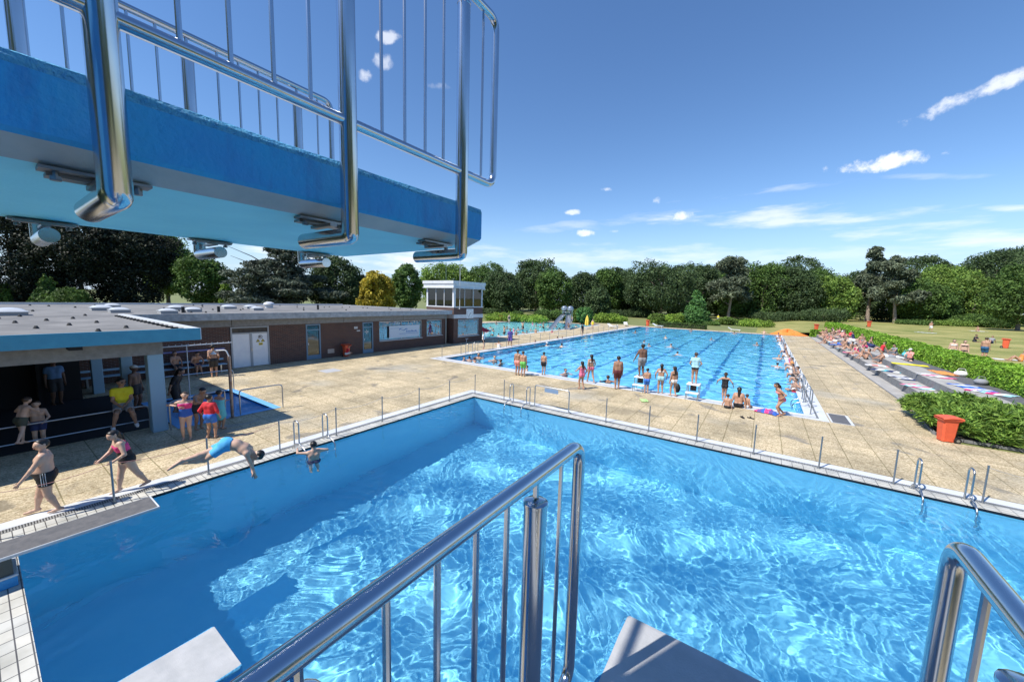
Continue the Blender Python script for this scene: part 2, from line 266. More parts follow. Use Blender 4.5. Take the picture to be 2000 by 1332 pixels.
# ------------------------------------------------------------------ mesh helpers
ORG = {}
class MB:
    def __init__(s): s.v = []; s.f = []; s.mi = []; s.n = 0
    def add(s, V, F, mi=0):
        V = np.asarray(V, float); s.v.append(V)
        for f in F: s.f.append([i+s.n for i in f]); s.mi.append(mi)
        s.n += len(V); return s
    def box(s, x0, y0, z0, x1, y1, z1, mi=0, top=None):
        V = [(x0,y0,z0),(x1,y0,z0),(x1,y1,z0),(x0,y1,z0),(x0,y0,z1),(x1,y0,z1),(x1,y1,z1),(x0,y1,z1)]
        F = [(3,2,1,0),(4,5,6,7),(0,1,5,4),(1,2,6,5),(2,3,7,6),(3,0,4,7)]
        s.add(V, F, mi)
        if top is not None: s.mi[-5] = top
        return s
    def cbox(s, c, size, mi=0, bev=.0):
        x, y, z = c; a, b, d = [q/2 for q in size]
        if bev <= 0: return s.box(x-a, y-b, z-d, x+a, y+b, z+d, mi)
        pts = [(-a+bev,-b),(a-bev,-b),(a,-b+bev),(a,b-bev),(a-bev,b),(-a+bev,b),(-a,b-bev),(-a,-b+bev)]
        V = []
        for (zz, sh) in ((-d, bev*.6), (-d+bev, 0), (d-bev, 0), (d, bev*.6)):
            for (px, py) in pts: V.append((x+px*(1-sh/a), y+py*(1-sh/b), z+zz))
        F = [tuple(range(7, -1, -1)), tuple(range(24, 32))]
        for k in range(3):
            for i in range(8): j = (i+1) % 8; F.append((k*8+i, k*8+j, k*8+8+j, k*8+8+i))
        return s.add(V, F, mi)
    def tube(s, pts, r, n=10, mi=0, cap=True):
        P = [np.array(p, float) for p in pts]; R = r if isinstance(r, (list, tuple)) else [r]*len(P)
        t0 = P[1]-P[0]; t0 /= np.linalg.norm(t0)
        a = np.array([0, 0, 1.]) if abs(t0[2]) < .9 else np.array([1., 0, 0]); u = np.cross(t0, a); u /= np.linalg.norm(u)
        V = []; F = []
        for i, p in enumerate(P):
            if i == 0: t = P[1]-P[0]
            elif i == len(P)-1: t = P[-1]-P[-2]
            else:
                ta = P[i]-P[i-1]; tb = P[i+1]-P[i]; t = ta/np.linalg.norm(ta)+tb/np.linalg.norm(tb)
            t = t/(np.linalg.norm(t)+1e-9); u = u-t*u.dot(t); u /= (np.linalg.norm(u)+1e-9); w = np.cross(t, u)
            for k in range(n):
                an = 2*math.pi*k/n; V.append(p+R[i]*(math.cos(an)*u+math.sin(an)*w))
        for i in range(len(P)-1):
            for k in range(n):
                k2 = (k+1) % n; F.append((i*n+k, i*n+k2, (i+1)*n+k2, (i+1)*n+k))
        if cap: F.append(tuple(range(n-1, -1, -1))); F.append(tuple((len(P)-1)*n+k for k in range(n)))
        return s.add(V, F, mi)
    def lathe(s, prof, c=(0,0,0), n=20, mi=0):
        V = []; F = []
        for (r, z) in prof:
            for k in range(n): an = 2*math.pi*k/n; V.append((c[0]+r*math.cos(an), c[1]+r*math.sin(an), c[2]+z))
        for i in range(len(prof)-1):
            for k in range(n): k2 = (k+1) % n; F.append((i*n+k, i*n+k2, (i+1)*n+k2, (i+1)*n+k))
        F.append(tuple(range(n-1, -1, -1))); F.append(tuple((len(prof)-1)*n+k for k in range(n)))
        return s.add(V, F, mi)
    def ball(s, c, r, mi=0, n=8):
        V = []; F = []; rr = r if isinstance(r, (tuple, list)) else (r, r, r)
        for i in range(1, n):
            th = math.pi*i/n
            for k in range(n*2): ph = math.pi*k/n; V.append((c[0]+rr[0]*math.sin(th)*math.cos(ph), c[1]+rr[1]*math.sin(th)*math.sin(ph), c[2]+rr[2]*math.cos(th)))
        m = 2*n
        for i in range(n-2):
            for k in range(m): F.append((i*m+k, i*m+(k+1) % m, (i+1)*m+(k+1) % m, (i+1)*m+k))
        F = [tuple(reversed(f)) for f in F]
        F.append(tuple(range(m))); F.append(tuple((n-2)*m+k for k in range(m-1, -1, -1)))
        return s.add(V, F, mi)
    def poly(s, pts, z, mi=0):
        return s.add([(x, y, z) for x, y in pts], [tuple(range(len(pts)))], mi)
    def build(s, name, mats, parent=None, loc=(0,0,0), smooth=False):
        V = np.concatenate(s.v) if s.v else np.zeros((0, 3))
        if parent is not None: org = ORG[parent.name]
        else: org = np.array(loc, float)
        me = bpy.data.meshes.new(name); me.from_pydata((V-org).tolist(), [], s.f)
        for m in (mats if isinstance(mats, (list, tuple)) else [mats]): me.materials.append(m)
        if any(s.mi): me.polygons.foreach_set('material_index', s.mi)
        if smooth: smooth_by_angle(me)
        o = bpy.data.objects.new(name, me); COL.objects.link(o)
        if parent is not None: o.parent = parent
        else: o.location = org
        ORG[o.name] = org
        return o
def smooth_by_angle(me, ang=40):
    me.polygons.foreach_set('use_smooth', [True]*len(me.polygons))
    try: me.set_sharp_from_angle(angle=rad(ang))
    except Exception: pass
def tag(o, label=None, cat=None, group=None, kind=None):
    if label: o['label'] = label
    if cat: o['category'] = cat
    if group: o['group'] = group
    if kind: o['kind'] = kind
    return o
def thing(name, label, cat, loc=(0,0,0), group=None):
    o = bpy.data.objects.new(name, None); COL.objects.link(o); o.location = loc; o.empty_display_size = .2
    ORG[o.name] = np.array(loc, float)
    return tag(o, label, cat, group)
def copy_tree(o, loc=None, rotz=None, label=None, parent=None, scale=None, group=None):
    c = o.copy(); COL.objects.link(c)
    if parent is not None: c.parent = parent
    if loc is not None: c.location = loc
    if rotz is not None: c.rotation_euler = (0, 0, rotz)
    if scale is not None: c.scale = (scale,)*3
    if label: c['label'] = label
    if group: c['group'] = group
    for ch in list(o.children): copy_tree(ch, parent=c)
    return c
def fillet(pts, r, n=5):
    P = [np.array(p, float) for p in pts]; out = [P[0]]
    for i in range(1, len(P)-1):
        a = P[i-1]-P[i]; b = P[i+1]-P[i]; la, lb = np.linalg.norm(a), np.linalg.norm(b); q = min(r, la*.49, lb*.49)
        A = P[i]+a/la*q; B = P[i]+b/lb*q
        for k in range(n+1):
            t = k/n; out.append((1-t)**2*A+2*t*(1-t)*P[i]+t*t*B)
    out.append(P[-1]); return out
def np_mesh(name, V, F, mats, loc=(0,0,0), parent=None, smooth=False, mi=None):
    V = np.asarray(V, np.float32); F = np.asarray(F, np.int32); me = bpy.data.meshes.new(name); k = F.shape[1]
    me.vertices.add(len(V)); me.vertices.foreach_set('co', (V-np.asarray(loc if parent is None else ORG[parent.name], np.float32)).ravel())
    me.loops.add(F.size); me.loops.foreach_set('vertex_index', F.ravel())
    me.polygons.add(len(F)); me.polygons.foreach_set('loop_start', np.arange(0, F.size, k, dtype=np.int32))
    for m in (mats if isinstance(mats, (list, tuple)) else [mats]): me.materials.append(m)
    if mi is not None: me.polygons.foreach_set('material_index', np.asarray(mi, np.int32))
    if smooth: me.polygons.foreach_set('use_smooth', np.ones(len(F), bool))
    me.update(calc_edges=True)
    o = bpy.data.objects.new(name, me); COL.objects.link(o)
    if parent is not None: o.parent = parent; ORG[o.name] = ORG[parent.name]
    else: o.location = loc; ORG[o.name] = np.array(loc, float)
    return o
ORD = ['first','second','third','fourth','fifth','sixth','seventh','eighth','ninth','tenth','eleventh','twelfth','thirteenth','fourteenth','fifteenth','sixteenth','seventeenth','eighteenth','nineteenth','twentieth','twenty-first','twenty-second','twenty-third','twenty-fourth','twenty-fifth','twenty-sixth','twenty-seventh','twenty-eighth','twenty-ninth','thirtieth']
def onx(u, v, X):
    d = ray(u, v); return np.array([0, 0, CAM_H])+d*(X/d[0])
# ------------------------------------------------------------------ ground, deck, pools
def holed(name, outer, holes, z, m, kind='structure'):
    xs = sorted({outer[0], outer[2]} | {h[0] for h in holes} | {h[2] for h in holes}); ys = sorted({outer[1], outer[3]} | {h[1] for h in holes} | {h[3] for h in holes})
    xs = [x for x in xs if outer[0] <= x <= outer[2]]; ys = [y for y in ys if outer[1] <= y <= outer[3]]
    b = MB(); vid = {}
    V = [(x, y, z) for y in ys for x in xs]; F = []
    for j in range(len(ys)-1):
        for i in range(len(xs)-1):
            cx, cy = (xs[i]+xs[i+1])/2, (ys[j]+ys[j+1])/2
            if any(h[0] < cx < h[2] and h[1] < cy < h[3] for h in holes): continue
            F.append((j*len(xs)+i, j*len(xs)+i+1, (j+1)*len(xs)+i+1, (j+1)*len(xs)+i))
    b.add(V, F); return tag(b.build(name, m), kind=kind)
PA = (-10.65, .12, 11.0, 12.7); PM = (-19.2, 19.42, 1.72, 70.4); PK = (-42.0, 31.9, -26.0, 67.0); PF = (-19.7, 3.75, -15.55, 6.35)
HOLES = [PA, PM, PK, PF]
holed('ground', (-1500, -400, 1500, 1800), HOLES, -.03, mat('meadow', (.13, .17, .05), .95, var=(.12, (.22, .22, .08)), detail=8))
holed('pool_deck', (-45, -5, 5.85, 73.6), HOLES, 0.0, paving)
holed('pool_deck', (5.852, -5, 26, 18.55), [PA], 0.0, paving)
def basin(name, R, depth, m, rim=.06, lanes=None):
    x0, y0, x1, y1 = R; b = MB(); z0 = -rim-.02
    V = [(x0,y0,z0),(x1,y0,z0),(x1,y1,z0),(x0,y1,z0),(x0,y0,-depth),(x1,y0,-depth),(x1,y1,-depth),(x0,y1,-depth),(x0,y0,0),(x1,y0,0),(x1,y1,0),(x0,y1,0)]
    b.add(V, [(4,5,6,7),(0,1,5,4),(1,2,6,5),(2,3,7,6),(3,0,4,7)], 0)
    b.add(V, [(8,9,1,0),(9,10,2,1),(10,11,3,2),(11,8,0,3)], 1)
    if lanes:
        for (lx, w) in lanes: b.box(lx-w/2, y0+1.6, -depth-.02, lx+w/2, y1-1.6, -depth+.006, 2); b.box(lx-w*2, y0+1.2, -depth-.02, lx+w*2, y0+1.6, -depth+.006, 2); 
    o = tag(b.build(name, [m, black_tile, lane_mat]), kind='structure'); o.cycles.is_caustics_receiver = True; return o
basin('diving_pool_basin', PA, 3.5, deep_tile)
basin('lane_pool_basin', PM, 1.9, pool_tile, lanes=[(PM[0]+.46+2.5*k+1.25, .26) for k in range(8)])
basin('shallow_pool_basin', PK, .8, kid_tile)
basin('footbath_basin', PF, .22, mat('footbath_blue', (.26, .58, .86), .5))
def water(name, R, res, amp, seed, lmin, lmax, n, z=-.055, power=1.75, warp=1.0):
    x0, y0, x1, y1 = R; rng = np.random.default_rng(seed); nx = int((x1-x0)/res); ny = int((y1-y0)/res)
    X, Y = np.meshgrid(np.linspace(x0+.001, x1-.001, nx+1), np.linspace(y0+.001, y1-.001, ny+1)); Z = np.zeros_like(X)
    wx = X+.45*np.sin(.9*Y+1)+.3*np.sin(1.7*X+2.1*Y)+.16*np.sin(3.1*Y-2.2*X+.4); wy = Y+.5*np.sin(.8*X+2)+.3*np.sin(2.3*Y-1.1*X)+.16*np.sin(3.7*X+1.3*Y)
    wx = X+(wx-X)*warp; wy = Y+(wy-Y)*warp
    for i in range(n):
        lam = lmin*(lmax/lmin)**rng.random(); k = 2*math.pi/lam; t = rng.random()*2*math.pi
        a = amp*(lam/lmax)**power
        env = .5+.5*np.sin(rng.uniform(.3, 1.0)*X+rng.random()*6)*np.sin(rng.uniform(.3, 1.0)*Y+rng.random()*6)
        Z += a*env*np.sin(k*(math.cos(t)*wx+math.sin(t)*wy)+rng.random()*6.28)
    for (cx, cy, lam, aa, rr) in RINGS.get(name, []):
        r = np.hypot(X-cx, Y-cy); Z += aa*np.exp(-((r-rr)/(.9*lam))**2)*np.sin(2*math.pi*(r-rr)/lam)
    iy = np.arange((ny+1)*(nx+1)).reshape(ny+1, nx+1)
    F = np.stack([iy[:-1,:-1], iy[:-1,1:], iy[1:,1:], iy[1:,:-1]], -1).reshape(-1, 4)
    V = np.stack([X, Y, Z+z], -1).reshape(-1, 3)
    o = np_mesh(name, V, F, water_m, smooth=True); o.cycles.is_caustics_caster = True
    return tag(o, kind='structure')
RINGS = {'diving_pool_water': [(-1.5, 3.6, .8, .0055, 1.9), (-1.5, 3.6, 1.0, .006, 3.3), (2.6, 1.2, .8, .0055, 1.7), (2.6, 1.2, .9, .006, 3.0), (2.6, 1.2, 1.1, .006, 4.6), (-10.0, 5.1, .45, .0018, .7), (-13, 2, 1.2, .006, 5.2), (-13, 2, 1.2, .006, 7.2)]}
water('diving_pool_water', PA, .02, .00078, 3, .075, .45, 110, power=1.85, warp=.8)
water('lane_pool_water', PM, .08, .0085, 8, .28, 2.0, 44, power=1.5)
water('shallow_pool_water', PK, .16, .012, 5, .6, 3.0, 18)
water('footbath_water', PF, .08, .0005, 6, .3, 1.0, 6, z=-.06)
def coping(name, R, bands, m_in, m_out, sides='LRTB'):
    """nested bands around a pool: (from, to, material index)"""
    b = MB(); x0, y0, x1, y1 = R
    for (a, c, mi, zz) in bands:
        if 'L' in sides: b.add([(x0-c,y0-c,zz),(x0-a,y0-a,zz),(x0-a,y1+a,zz),(x0-c,y1+c,zz)], [(0,1,2,3)], mi)
        if 'R' in sides: b.add([(x1+a,y0-a,zz),(x1+c,y0-c,zz),(x1+c,y1+c,zz),(x1+a,y1+a,zz)], [(0,1,2,3)], mi)
        if 'T' in sides: b.add([(x0-a,y1+a,zz),(x1+a,y1+a,zz),(x1+c,y1+c,zz),(x0-c,y1+c,zz)], [(0,1,2,3)], mi)
        if 'B' in sides: b.add([(x0-c,y0-c,zz),(x1+c,y0-c,zz),(x1+a,y0-a,zz),(x0-a,y0-a,zz)], [(0,1,2,3)], mi)
    return tag(b.build(name, [coping_tile, grate_mat, m_in, m_out]), kind='structure')
coping('diving_pool_coping', PA, [(-.02, .36, 0, .006), (.36, .52, 1, .006), (.52, .86, 2, .006)], white_paint, light_concrete)
coping('lane_pool_coping', PM, [(-.02, .36, 2, .006), (.36, .44, 1, .006), (.44, .74, 2, .006)], white_paint, light_concrete)
coping('shallow_pool_coping', PK, [(-.02, .5, 2, .006)], white_paint, light_concrete)
coping('footbath_rim', PF, [(-.03, .24, 3, .012)], white_paint, mat('light_blue_rim', (.16, .42, .72), .6))
bb = MB(); bb.box(PF[0]-.02, PF[1], -.06, PF[0], PF[3], .008); 
# deck details: pale drain plate, dark foot mat, worn slab
p = at(645, 724); b = MB(); b.poly([(p[0]-.5, p[1]-.5), (p[0]+.5, p[1]-.5), (p[0]+.5, p[1]+.5), (p[0]-.5, p[1]+.5)], .006)
tag(b.build('manhole_cover', light_concrete), 'pale square cover set in the paving before the brown building', 'manhole cover')
b = MB(); b.add([(2.5,18.72,.007),(3.2,18.72,.007),(3.2,20.3,.007),(2.5,20.3,.007)], [(0,1,2,3)]); b.add([(2.56,18.78,.011),(3.1,18.78,.011),(3.1,20.24,.011),(2.56,20.24,.011)], [(0,1,2,3)], 1)
tag(b.build('floor_drain', [white_paint, mat_dark]), 'grey floor grate in a white frame at the lane pool corner', 'drain')
# ------------------------------------------------------------------ terraces and lawn on the right
def ribbon(name, xs, zs, y0, y1, mats, mi):
    b = MB(); n = len(xs); V = [(x, y0, z) for x, z in zip(xs, zs)]+[(x, y1, z) for x, z in zip(xs, zs)]
    for i in range(n-1): b.add([V[i], V[i+1], V[n+i+1], V[n+i]], [(0, 1, 2, 3)], mi[i])
    return tag(b.build(name, mats), kind='structure')
ribbon('terrace_steps', [5.86, 5.93, 6.62, 6.66, 7.54, 7.58, 8.66, 9.9], [.004, .005, .005, .4, .4, .8, .8, .8], 22.6, 71.5, [terr_grey, riser_dark, mat_dark], [1, 0, 1, 0, 1, 0, 2])
b = MB(); b.add([(6.62,22.58,0),(9.9,22.58,0),(9.9,22.58,.8),(7.58,22.58,.8),(7.54,22.58,.4),(6.66,22.58,.4)], [(0,1,2,3,4,5)])
b.add([(6.62,71.52,0),(9.9,71.52,0),(9.9,71.52,.8),(7.58,71.52,.8),(7.54,71.52,.4),(6.66,71.52,.4)], [(5,4,3,2,1,0)])
tag(b.build('terrace_end', riser_dark), kind='structure')
def raised_lawn():
    def sheet(xs, ys, zf):
        X, Y = np.meshgrid(xs, ys); Z = zf(X, Y); nx, ny = len(xs), len(ys); iy = np.arange(nx*ny).reshape(ny, nx)
        return np.stack([X, Y, Z], -1).reshape(-1, 3), np.stack([iy[:-1,:-1], iy[:-1,1:], iy[1:,1:], iy[1:,:-1]], -1).reshape(-1, 4)
    V1, F1 = sheet(np.concatenate([[9.82, 12], np.linspace(15, 60, 10), [100, 200, 600]]), np.linspace(18.6, 74, 16), lambda X, Y: .79+0*X)
    def bank(X, Y):
        t = np.clip((X+1)/10.8, 0, 1); return .79*t*t*(3-2*t)-.028*(1-t)
    V2, F2 = sheet(np.concatenate([np.linspace(-1, 9.82, 12), [12], np.linspace(15, 60, 10), [100, 200, 600]]), np.concatenate([[73.98], np.linspace(80, 160, 12), [200, 300, 700]]), bank)
    tag(np_mesh('lawn', np.concatenate([V1, V2]), np.concatenate([F1, F2+len(V1)]), lawn_m, smooth=True), kind='structure')
raised_lawn()
b = MB(); b.add([(5.45,19.4,.03),(6.0,18.95,.03),(16,18.7,.03),(16,22.57,.09),(5.95,22.57,.09),(5.7,21.6,.06)], [(0,1,2,3,4,5)])
for (q0, q1) in (((6.0,18.92),(16,18.66)), ((5.42,19.4),(6.0,18.92)), ((5.42,19.4),(5.66,21.64)), ((5.66,21.64),(5.93,22.57))):
    q0 = np.array(q0); q1 = np.array(q1); d = q1-q0; d /= np.linalg.norm(d); n_ = np.array([-d[1], d[0]])*.04
    V = [(*(q0-n_), 0), (*(q1-n_), 0), (*(q1+n_), 0), (*(q0+n_), 0), (*(q0-n_), .09), (*(q1-n_), .09), (*(q1+n_), .09), (*(q0+n_), .09)]
    b.add(V, [(3,2,1,0),(4,5,6,7),(0,1,5,4),(1,2,6,5),(2,3,7,6),(3,0,4,7)], 1)
tag(b.build('planting_bed', [soil, riser_dark]), kind='structure')
# ------------------------------------------------------------------ low pool building
XW = -25.2
def build_building():
    t = thing('pool_building', 'long low brown brick pool building with flat grey roof and open canopy wing', 'building', (-25.2, 10, 0))
    ops = [(8.3, 10.36, 0, 2.42), (12.56, 13.56, 0, 2.42), (16.78, 17.71, 0, 2.4), (18.27, 22.7, .85, 2.4), (23.28, 25.2, .93, 2.38)]
    b = MB(); y = -12.0
    for (a, c, z0, z1) in ops:
        b.box(XW-.3, y, 0, XW, a, 2.45)
        if z0 > 0: b.box(XW-.3, a, 0, XW, c, z0)
        b.box(XW-.3, a, z1, XW, c, 2.45); y = c
    b.box(XW-.3, y, 0, XW, 25.75, 2.45)
    b.box(-42.5, 25.45, 0, XW-.3, 25.75, 3.1); b.box(-42.8, -12, 0, -42.5, 25.75, 3.1)
    b.build('wall', brick, t)
    b = MB(); b.box(-29, 7.5, 0, -28.9, 25.4, 2.9); b.build('inner_wall', mat('inner_plaster', (.10, .11, .12), .8), t)
    b = MB()
    for (a, c) in ((-12, 8.4), (8.43, 15.2), (15.23, 20.6), (20.63, 25.78)): b.box(XW-.3, a, 2.452, XW+.06, c, 2.87)
    b.box(-15.8, -12, 2.452, -15.44, 3.32, 2.87); b.box(-25.1, 2.96, 2.455, -15.82, 3.28, 2.868)
    b.build('beam', beam_grey, t)
    b = MB(); b.box(-42.9, 4.1, 2.98, -24.66, 25.9, 3.17); b.box(-42.9, -12, 2.98, -14.86, 4.08, 3.172)
    rf = b.build('roof', roof_felt, t)
    b = MB(); b.box(-24.66, 4.12, 2.87, -24.6, 25.95, 3.24); b.box(-43, 25.9, 2.87, -24.66, 25.96, 3.22); b.build('fascia', fascia_grey, t)
    b = MB(); b.box(-14.86, -12, 2.9, -14.8, 4.1, 3.27); b.build('canopy_fascia', fascia_blue, t)
    b = MB(); b.box(-24.6, 4.08, 2.9, -14.86, 4.14, 3.262); b.box(-24.9, 3.9, 3.17, -14.86, 4.08, 3.27); b.box(-43, -12, 3.16, -42.85, 25.9, 3.3); b.build('roof_edge_strip', white_paint, t)
    b = MB()
    for k in range(17): x = -15.6-k*.55; MB().box(x-.12, 3.72, 3.17, x, 3.9, 3.225).build('roof_edge_clip', rubber, rf)
    b = MB()
    for yy in (-3, -1.5, 0, 1.5): MB().box(-15.4, yy-.12, 2.8, -14.87, yy+.12, 2.96).build('rafter_end', dark_inside, t)
    for xx in (-24.9,):
        for yy in range(6, 25, 2): MB().box(xx-.1, yy-.1, 2.872, xx+.2, yy+.1, 2.97).build('rafter_end', dark_inside, t)
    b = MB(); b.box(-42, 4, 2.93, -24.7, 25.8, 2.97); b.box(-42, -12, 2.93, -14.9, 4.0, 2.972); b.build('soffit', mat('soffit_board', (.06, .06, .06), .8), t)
    for (cx, cy, w) in ((-15.62, 3.13, .36), (-19.4, 3.12, .3), (-23.2, 2.85, .32), (-15.62, -3.6, .36)):
        b = MB(); b.cbox((cx, cy, 1.226), (w, w, 2.45), 0, .012); b.build('column', mat_once('column_blue', (.30, .48, .62), .6), t)
    b = MB(); b.box(-22.29, -12, .004, -16.15, 3.5, .02); b.build('canopy_shade_sheet', mat('shade_dark_floor', (.018, .018, .02), .9), t)  # near-black sheet over the paving, paints in the deep canopy shade
    b = MB(); b.box(-22.5, -12, 0, -22.3, 2.3, 2.95); b.box(-22.3, 1.2, 0, -21.9, 1.3, 2.95); b.build('canopy_back_wall', dark_inside, t)  # wall coloured near black to stand for the unlit canopy interior
    # doors
    d = MB(); d.box(XW-.12, 8.34, .02, XW+.02, 8.42, 2.42); d.box(XW-.12, 10.26, .02, XW+.02, 10.34, 2.42); d.box(XW-.12, 9.3, .02, XW+.015, 9.42, 2.05); d.box(XW-.12, 8.42, 2.34, XW+.02, 10.26, 2.42); d.box(XW-.12, 8.42, 1.99, XW+.018, 10.26, 2.07)
    fr = d.build('double_door', mat_once('door_frame_grey', (.38, .40, .42), .5), t)
    for (a, c) in ((8.42, 9.3), (9.42, 10.26)):
        q = MB(); q.box(XW-.08, a, .03, XW-.02, c, 1.99); q.build('door_leaf', mat_once('white_door', (.86, .87, .89), .45, var=(2.5, (.78, .80, .84))), fr)
    q = MB(); q.box(XW-.07, 8.42, 2.07, XW-.05, 10.26, 2.34); q.build('transom_pane', mat_once('dark_transom', (.05, .045, .045), .2), fr)
    q = MB(); yy = 8.75
    for k, w in enumerate((.10, .2, .12, .14, .14, .12)):
        MB().box(XW-.049, yy, 2.1+(k % 2)*.02, XW-.045, yy+w*.7, 2.28-(k % 3)*.03).build('transom_mark', mat_once('sticker_black', (.008, .008, .01), .5), fr); yy += w+.1
    q = MB(); X = XW-.018
    def tri(y, z, s, mi, dx=0): q.add([(X+dx, y-s*.58, z), (X+dx, y+s*.58, z), (X+dx, y, z+s)], [(0, 1, 2)], mi)
    def disc(y, z, r, mi, dx=0): q.add([(X+dx, y+r*math.cos(a*.393), z+r*math.sin(a*.393)) for a in range(16)], [tuple(range(16))], mi)
    disc(9.86, 1.76, .12, 0); disc(9.86, 1.76, .095, 2, .002); disc(9.84, 1.78, .05, 0, .004)
    for yy in (9.73, 9.99): tri(yy, 1.46, .2, 0); tri(yy, 1.475, .15, 1, .002); tri(yy, 1.5, .07, 0, .004)
    q.add([(X, 9.76, 1.26), (X, 9.98, 1.26), (X, 9.98, 1.41), (X, 9.76, 1.41)], [(0, 1, 2, 3)], 1)
    q.add([(X+.002, 9.785, 1.34), (X+.002, 9.955, 1.34), (X+.002, 9.955, 1.365), (X+.002, 9.785, 1.365)], [(0, 1, 2, 3)], 0)
    q.add([(X+.002, 9.785, 1.295), (X+.002, 9.955, 1.295), (X+.002, 9.955, 1.32), (X+.002, 9.785, 1.32)], [(0, 1, 2, 3)], 0)
    q.build('warning_signs', [mat_once('sticker_black', (0, 0, 0)), mat_once('sign_yellow', (.8, .62, .05), .5), white_paint], fr)
    q = MB(); q.cbox((XW+.03, 9.36, 1.05), (.06, .03, .16)); q.build('handle', steel, fr)
    for (a, c, z1) in ((12.56, 13.56, 2.42), (16.78, 17.71, 2.4)):
        d = MB()
        for (y0, y1, z0, zz) in ((a+.01, a+.1, .02, z1-.01), (c-.1, c-.01, .02, z1-.01), (a+.1, c-.1, z1-.1, z1-.01), (a+.1, c-.1, 1.98, 2.06), (a+.1, c-.1, .02, .3)): d.box(XW-.12, y0, z0, XW+.015, y1, zz)
        fr = d.build('glazed_door', mat_once('door_blue_grey', (.16, .26, .36), .5), t)
        q = MB(); q.box(XW-.06, a+.1, .3, XW-.045, c-.1, 1.98); q.box(XW-.06, a+.1, 2.06, XW-.045, c-.1, z1-.1); q.build('pane', glass, fr)
        q = MB(); q.cbox((XW+.04, a+.13, 1.08), (.05, .03, .14)); q.build('handle', white_plastic, fr)
    q = MB(); yc, zc = 17.16, 1.66
    for k in range(4):
        an = k*math.pi/4; dy, dz = math.cos(an), math.sin(an); r = .17 if k % 2 == 0 else .1
        q.add([(XW-.03, yc-dy*r-dz*.025, zc-dz*r+dy*.025), (XW-.03, yc-dy*r+dz*.025, zc-dz*r-dy*.025), (XW-.03, yc+dy*r+dz*.025, zc+dz*r-dy*.025), (XW-.03, yc+dy*r-dz*.025, zc+dz*r+dy*.025)], [(0, 1, 2, 3)])
    q.build('star_sign', white_paint, t)
    q = MB(); q.box(XW, 16.1, 1.93, XW+.012, 16.22, 2.1); q.box(XW, 16.25, 1.93, XW+.012, 16.37, 2.1); q.box(XW, 16.3, 1.74, XW+.012, 16.58, 1.82); q.build('notice', white_paint, t)
    q = MB(); q.box(XW, 14.02, .3, XW+.02, 14.5, .6); q.build('wall_vent', mat_once('vent_beige', (.5, .42, .36), .6), t)
    # windows
    for (a, c, z0, z1, mull) in ((18.27, 22.7, .85, 2.4, (20.5,)), (23.28, 25.2, .93, 2.38, ())):
        d = MB()
        for (y0, y1, za, zb) in ((a, a+.06, z0, z1), (c-.06, c, z0, z1), (a+.06, c-.06, z0, z0+.06), (a+.06, c-.06, z1-.06, z1), (a+.06, c-.06, 1.98, 2.03)): d.box(XW-.14, y0, za, XW-.05, y1, zb)
        for m in mull: d.box(XW-.135, m-.03, z0+.06, XW-.055, m+.03, 1.98); d.box(XW-.135, m-.03, 2.03, XW-.055, m+.03, z1-.06)
        fr = d.build('window', mat_once('window_frame_grey', (.42, .46, .48), .45), t)
        q = MB(); q.box(XW-.11, a+.06, z0+.06, XW-.1, c-.06, z1-.06); q.build('pane', glass_blue, fr)
        q = MB(); q.box(XW-.05, a-.04, z0-.05, XW+.07, c+.04, z0); q.build('sill', white_paint, fr)
    rng = random.Random(4)
    for k in range(13):
        y = 20.9+rng.random()*1.55; z = 2.1+rng.random()*.2; s = .05+.07*rng.random(); MB().box(XW-.098, y, z-s/2, XW-.095, y+s, z+s*.7).build('window_sticker', white_paint, t)
    for k in range(4): y = 19.9+k*.13; MB().box(XW-.098, y, 2.1, XW-.094, y+.09, 2.22+.04*(k % 2)).build('window_sticker', white_paint, t)
    for k in range(4): y = 22.45; MB().box(XW-.098, y, 1.6+k*.09, XW-.095, y+.12, 1.66+k*.09).build('window_sticker', white_paint, t)
    b = MB(); b.tube([(XW+.09, 25.62, .02), (XW+.09, 25.62, 2.6)], .045, 8); b.build('drain_pipe', steel_dull, t)
    # roof furniture
    for (x, y, s) in ((-26.9, .95, 1.25), (-31.6, 4.3, 1.1), (-28.4, 4.5, .95), (-26.7, 6.05, .9), (-32, 7.7, 1.0), (-28.5, 7.6, .9), (-33, 10.9, 1.0), (-33.2, 12.4, .9), (-30, 11.6, .8), (-36, 5.4, .9)):
        s *= .78; b = MB(); b.cbox((x, y, 3.24), (s, s, .16), 0); q = b.build('skylight', mat_once('skylight_kerb', (.34, .35, .36), .6), rf)
        V = []; F = []; n = 8
        for i in range(n+1):
            for j in range(n+1):
                u, v = i/n*2-1, j/n*2-1; V.append((x+u*s*.52, y+v*s*.52, 3.325+.19*s*(1-u*u)**.5*(1-v*v)**.5))
        for i in range(n):
            for j in range(n): F.append((i*(n+1)+j, (i+1)*(n+1)+j, (i+1)*(n+1)+j+1, i*(n+1)+j+1))
        b = MB(); b.add(V, F); b.cbox((x, y, 3.33), (s*1.06, s*1.06, .03)); b.build('dome', mat_once('acrylic_dome', (.58, .60, .62), .25), q, smooth=True)
    for (x, y, h, r) in ((-34.6, 14.3, .5, .42), ):
        b = MB(); b.lathe([(r*.7, 0), (r*.7, h*.5), (r, h*.55), (r*.85, h*.85), (r*.4, h), (.02, h*1.02)], (x, y, 3.17), 14); b.build('roof_ventilator', white_paint, rf, smooth=True)
    rng = random.Random(7); b = MB()
    for k in range(48):
        x = rng.uniform(-41, -25.2); y = rng.uniform(0, 25) if x < -25 else rng.uniform(0, 4)
        MB().lathe([(.07, 0), (.05, .05), (.03, .09)], (x, y, 3.17), 8).build('roof_block', mat_once('roof_block', (.06, .06, .06), .9), rf)
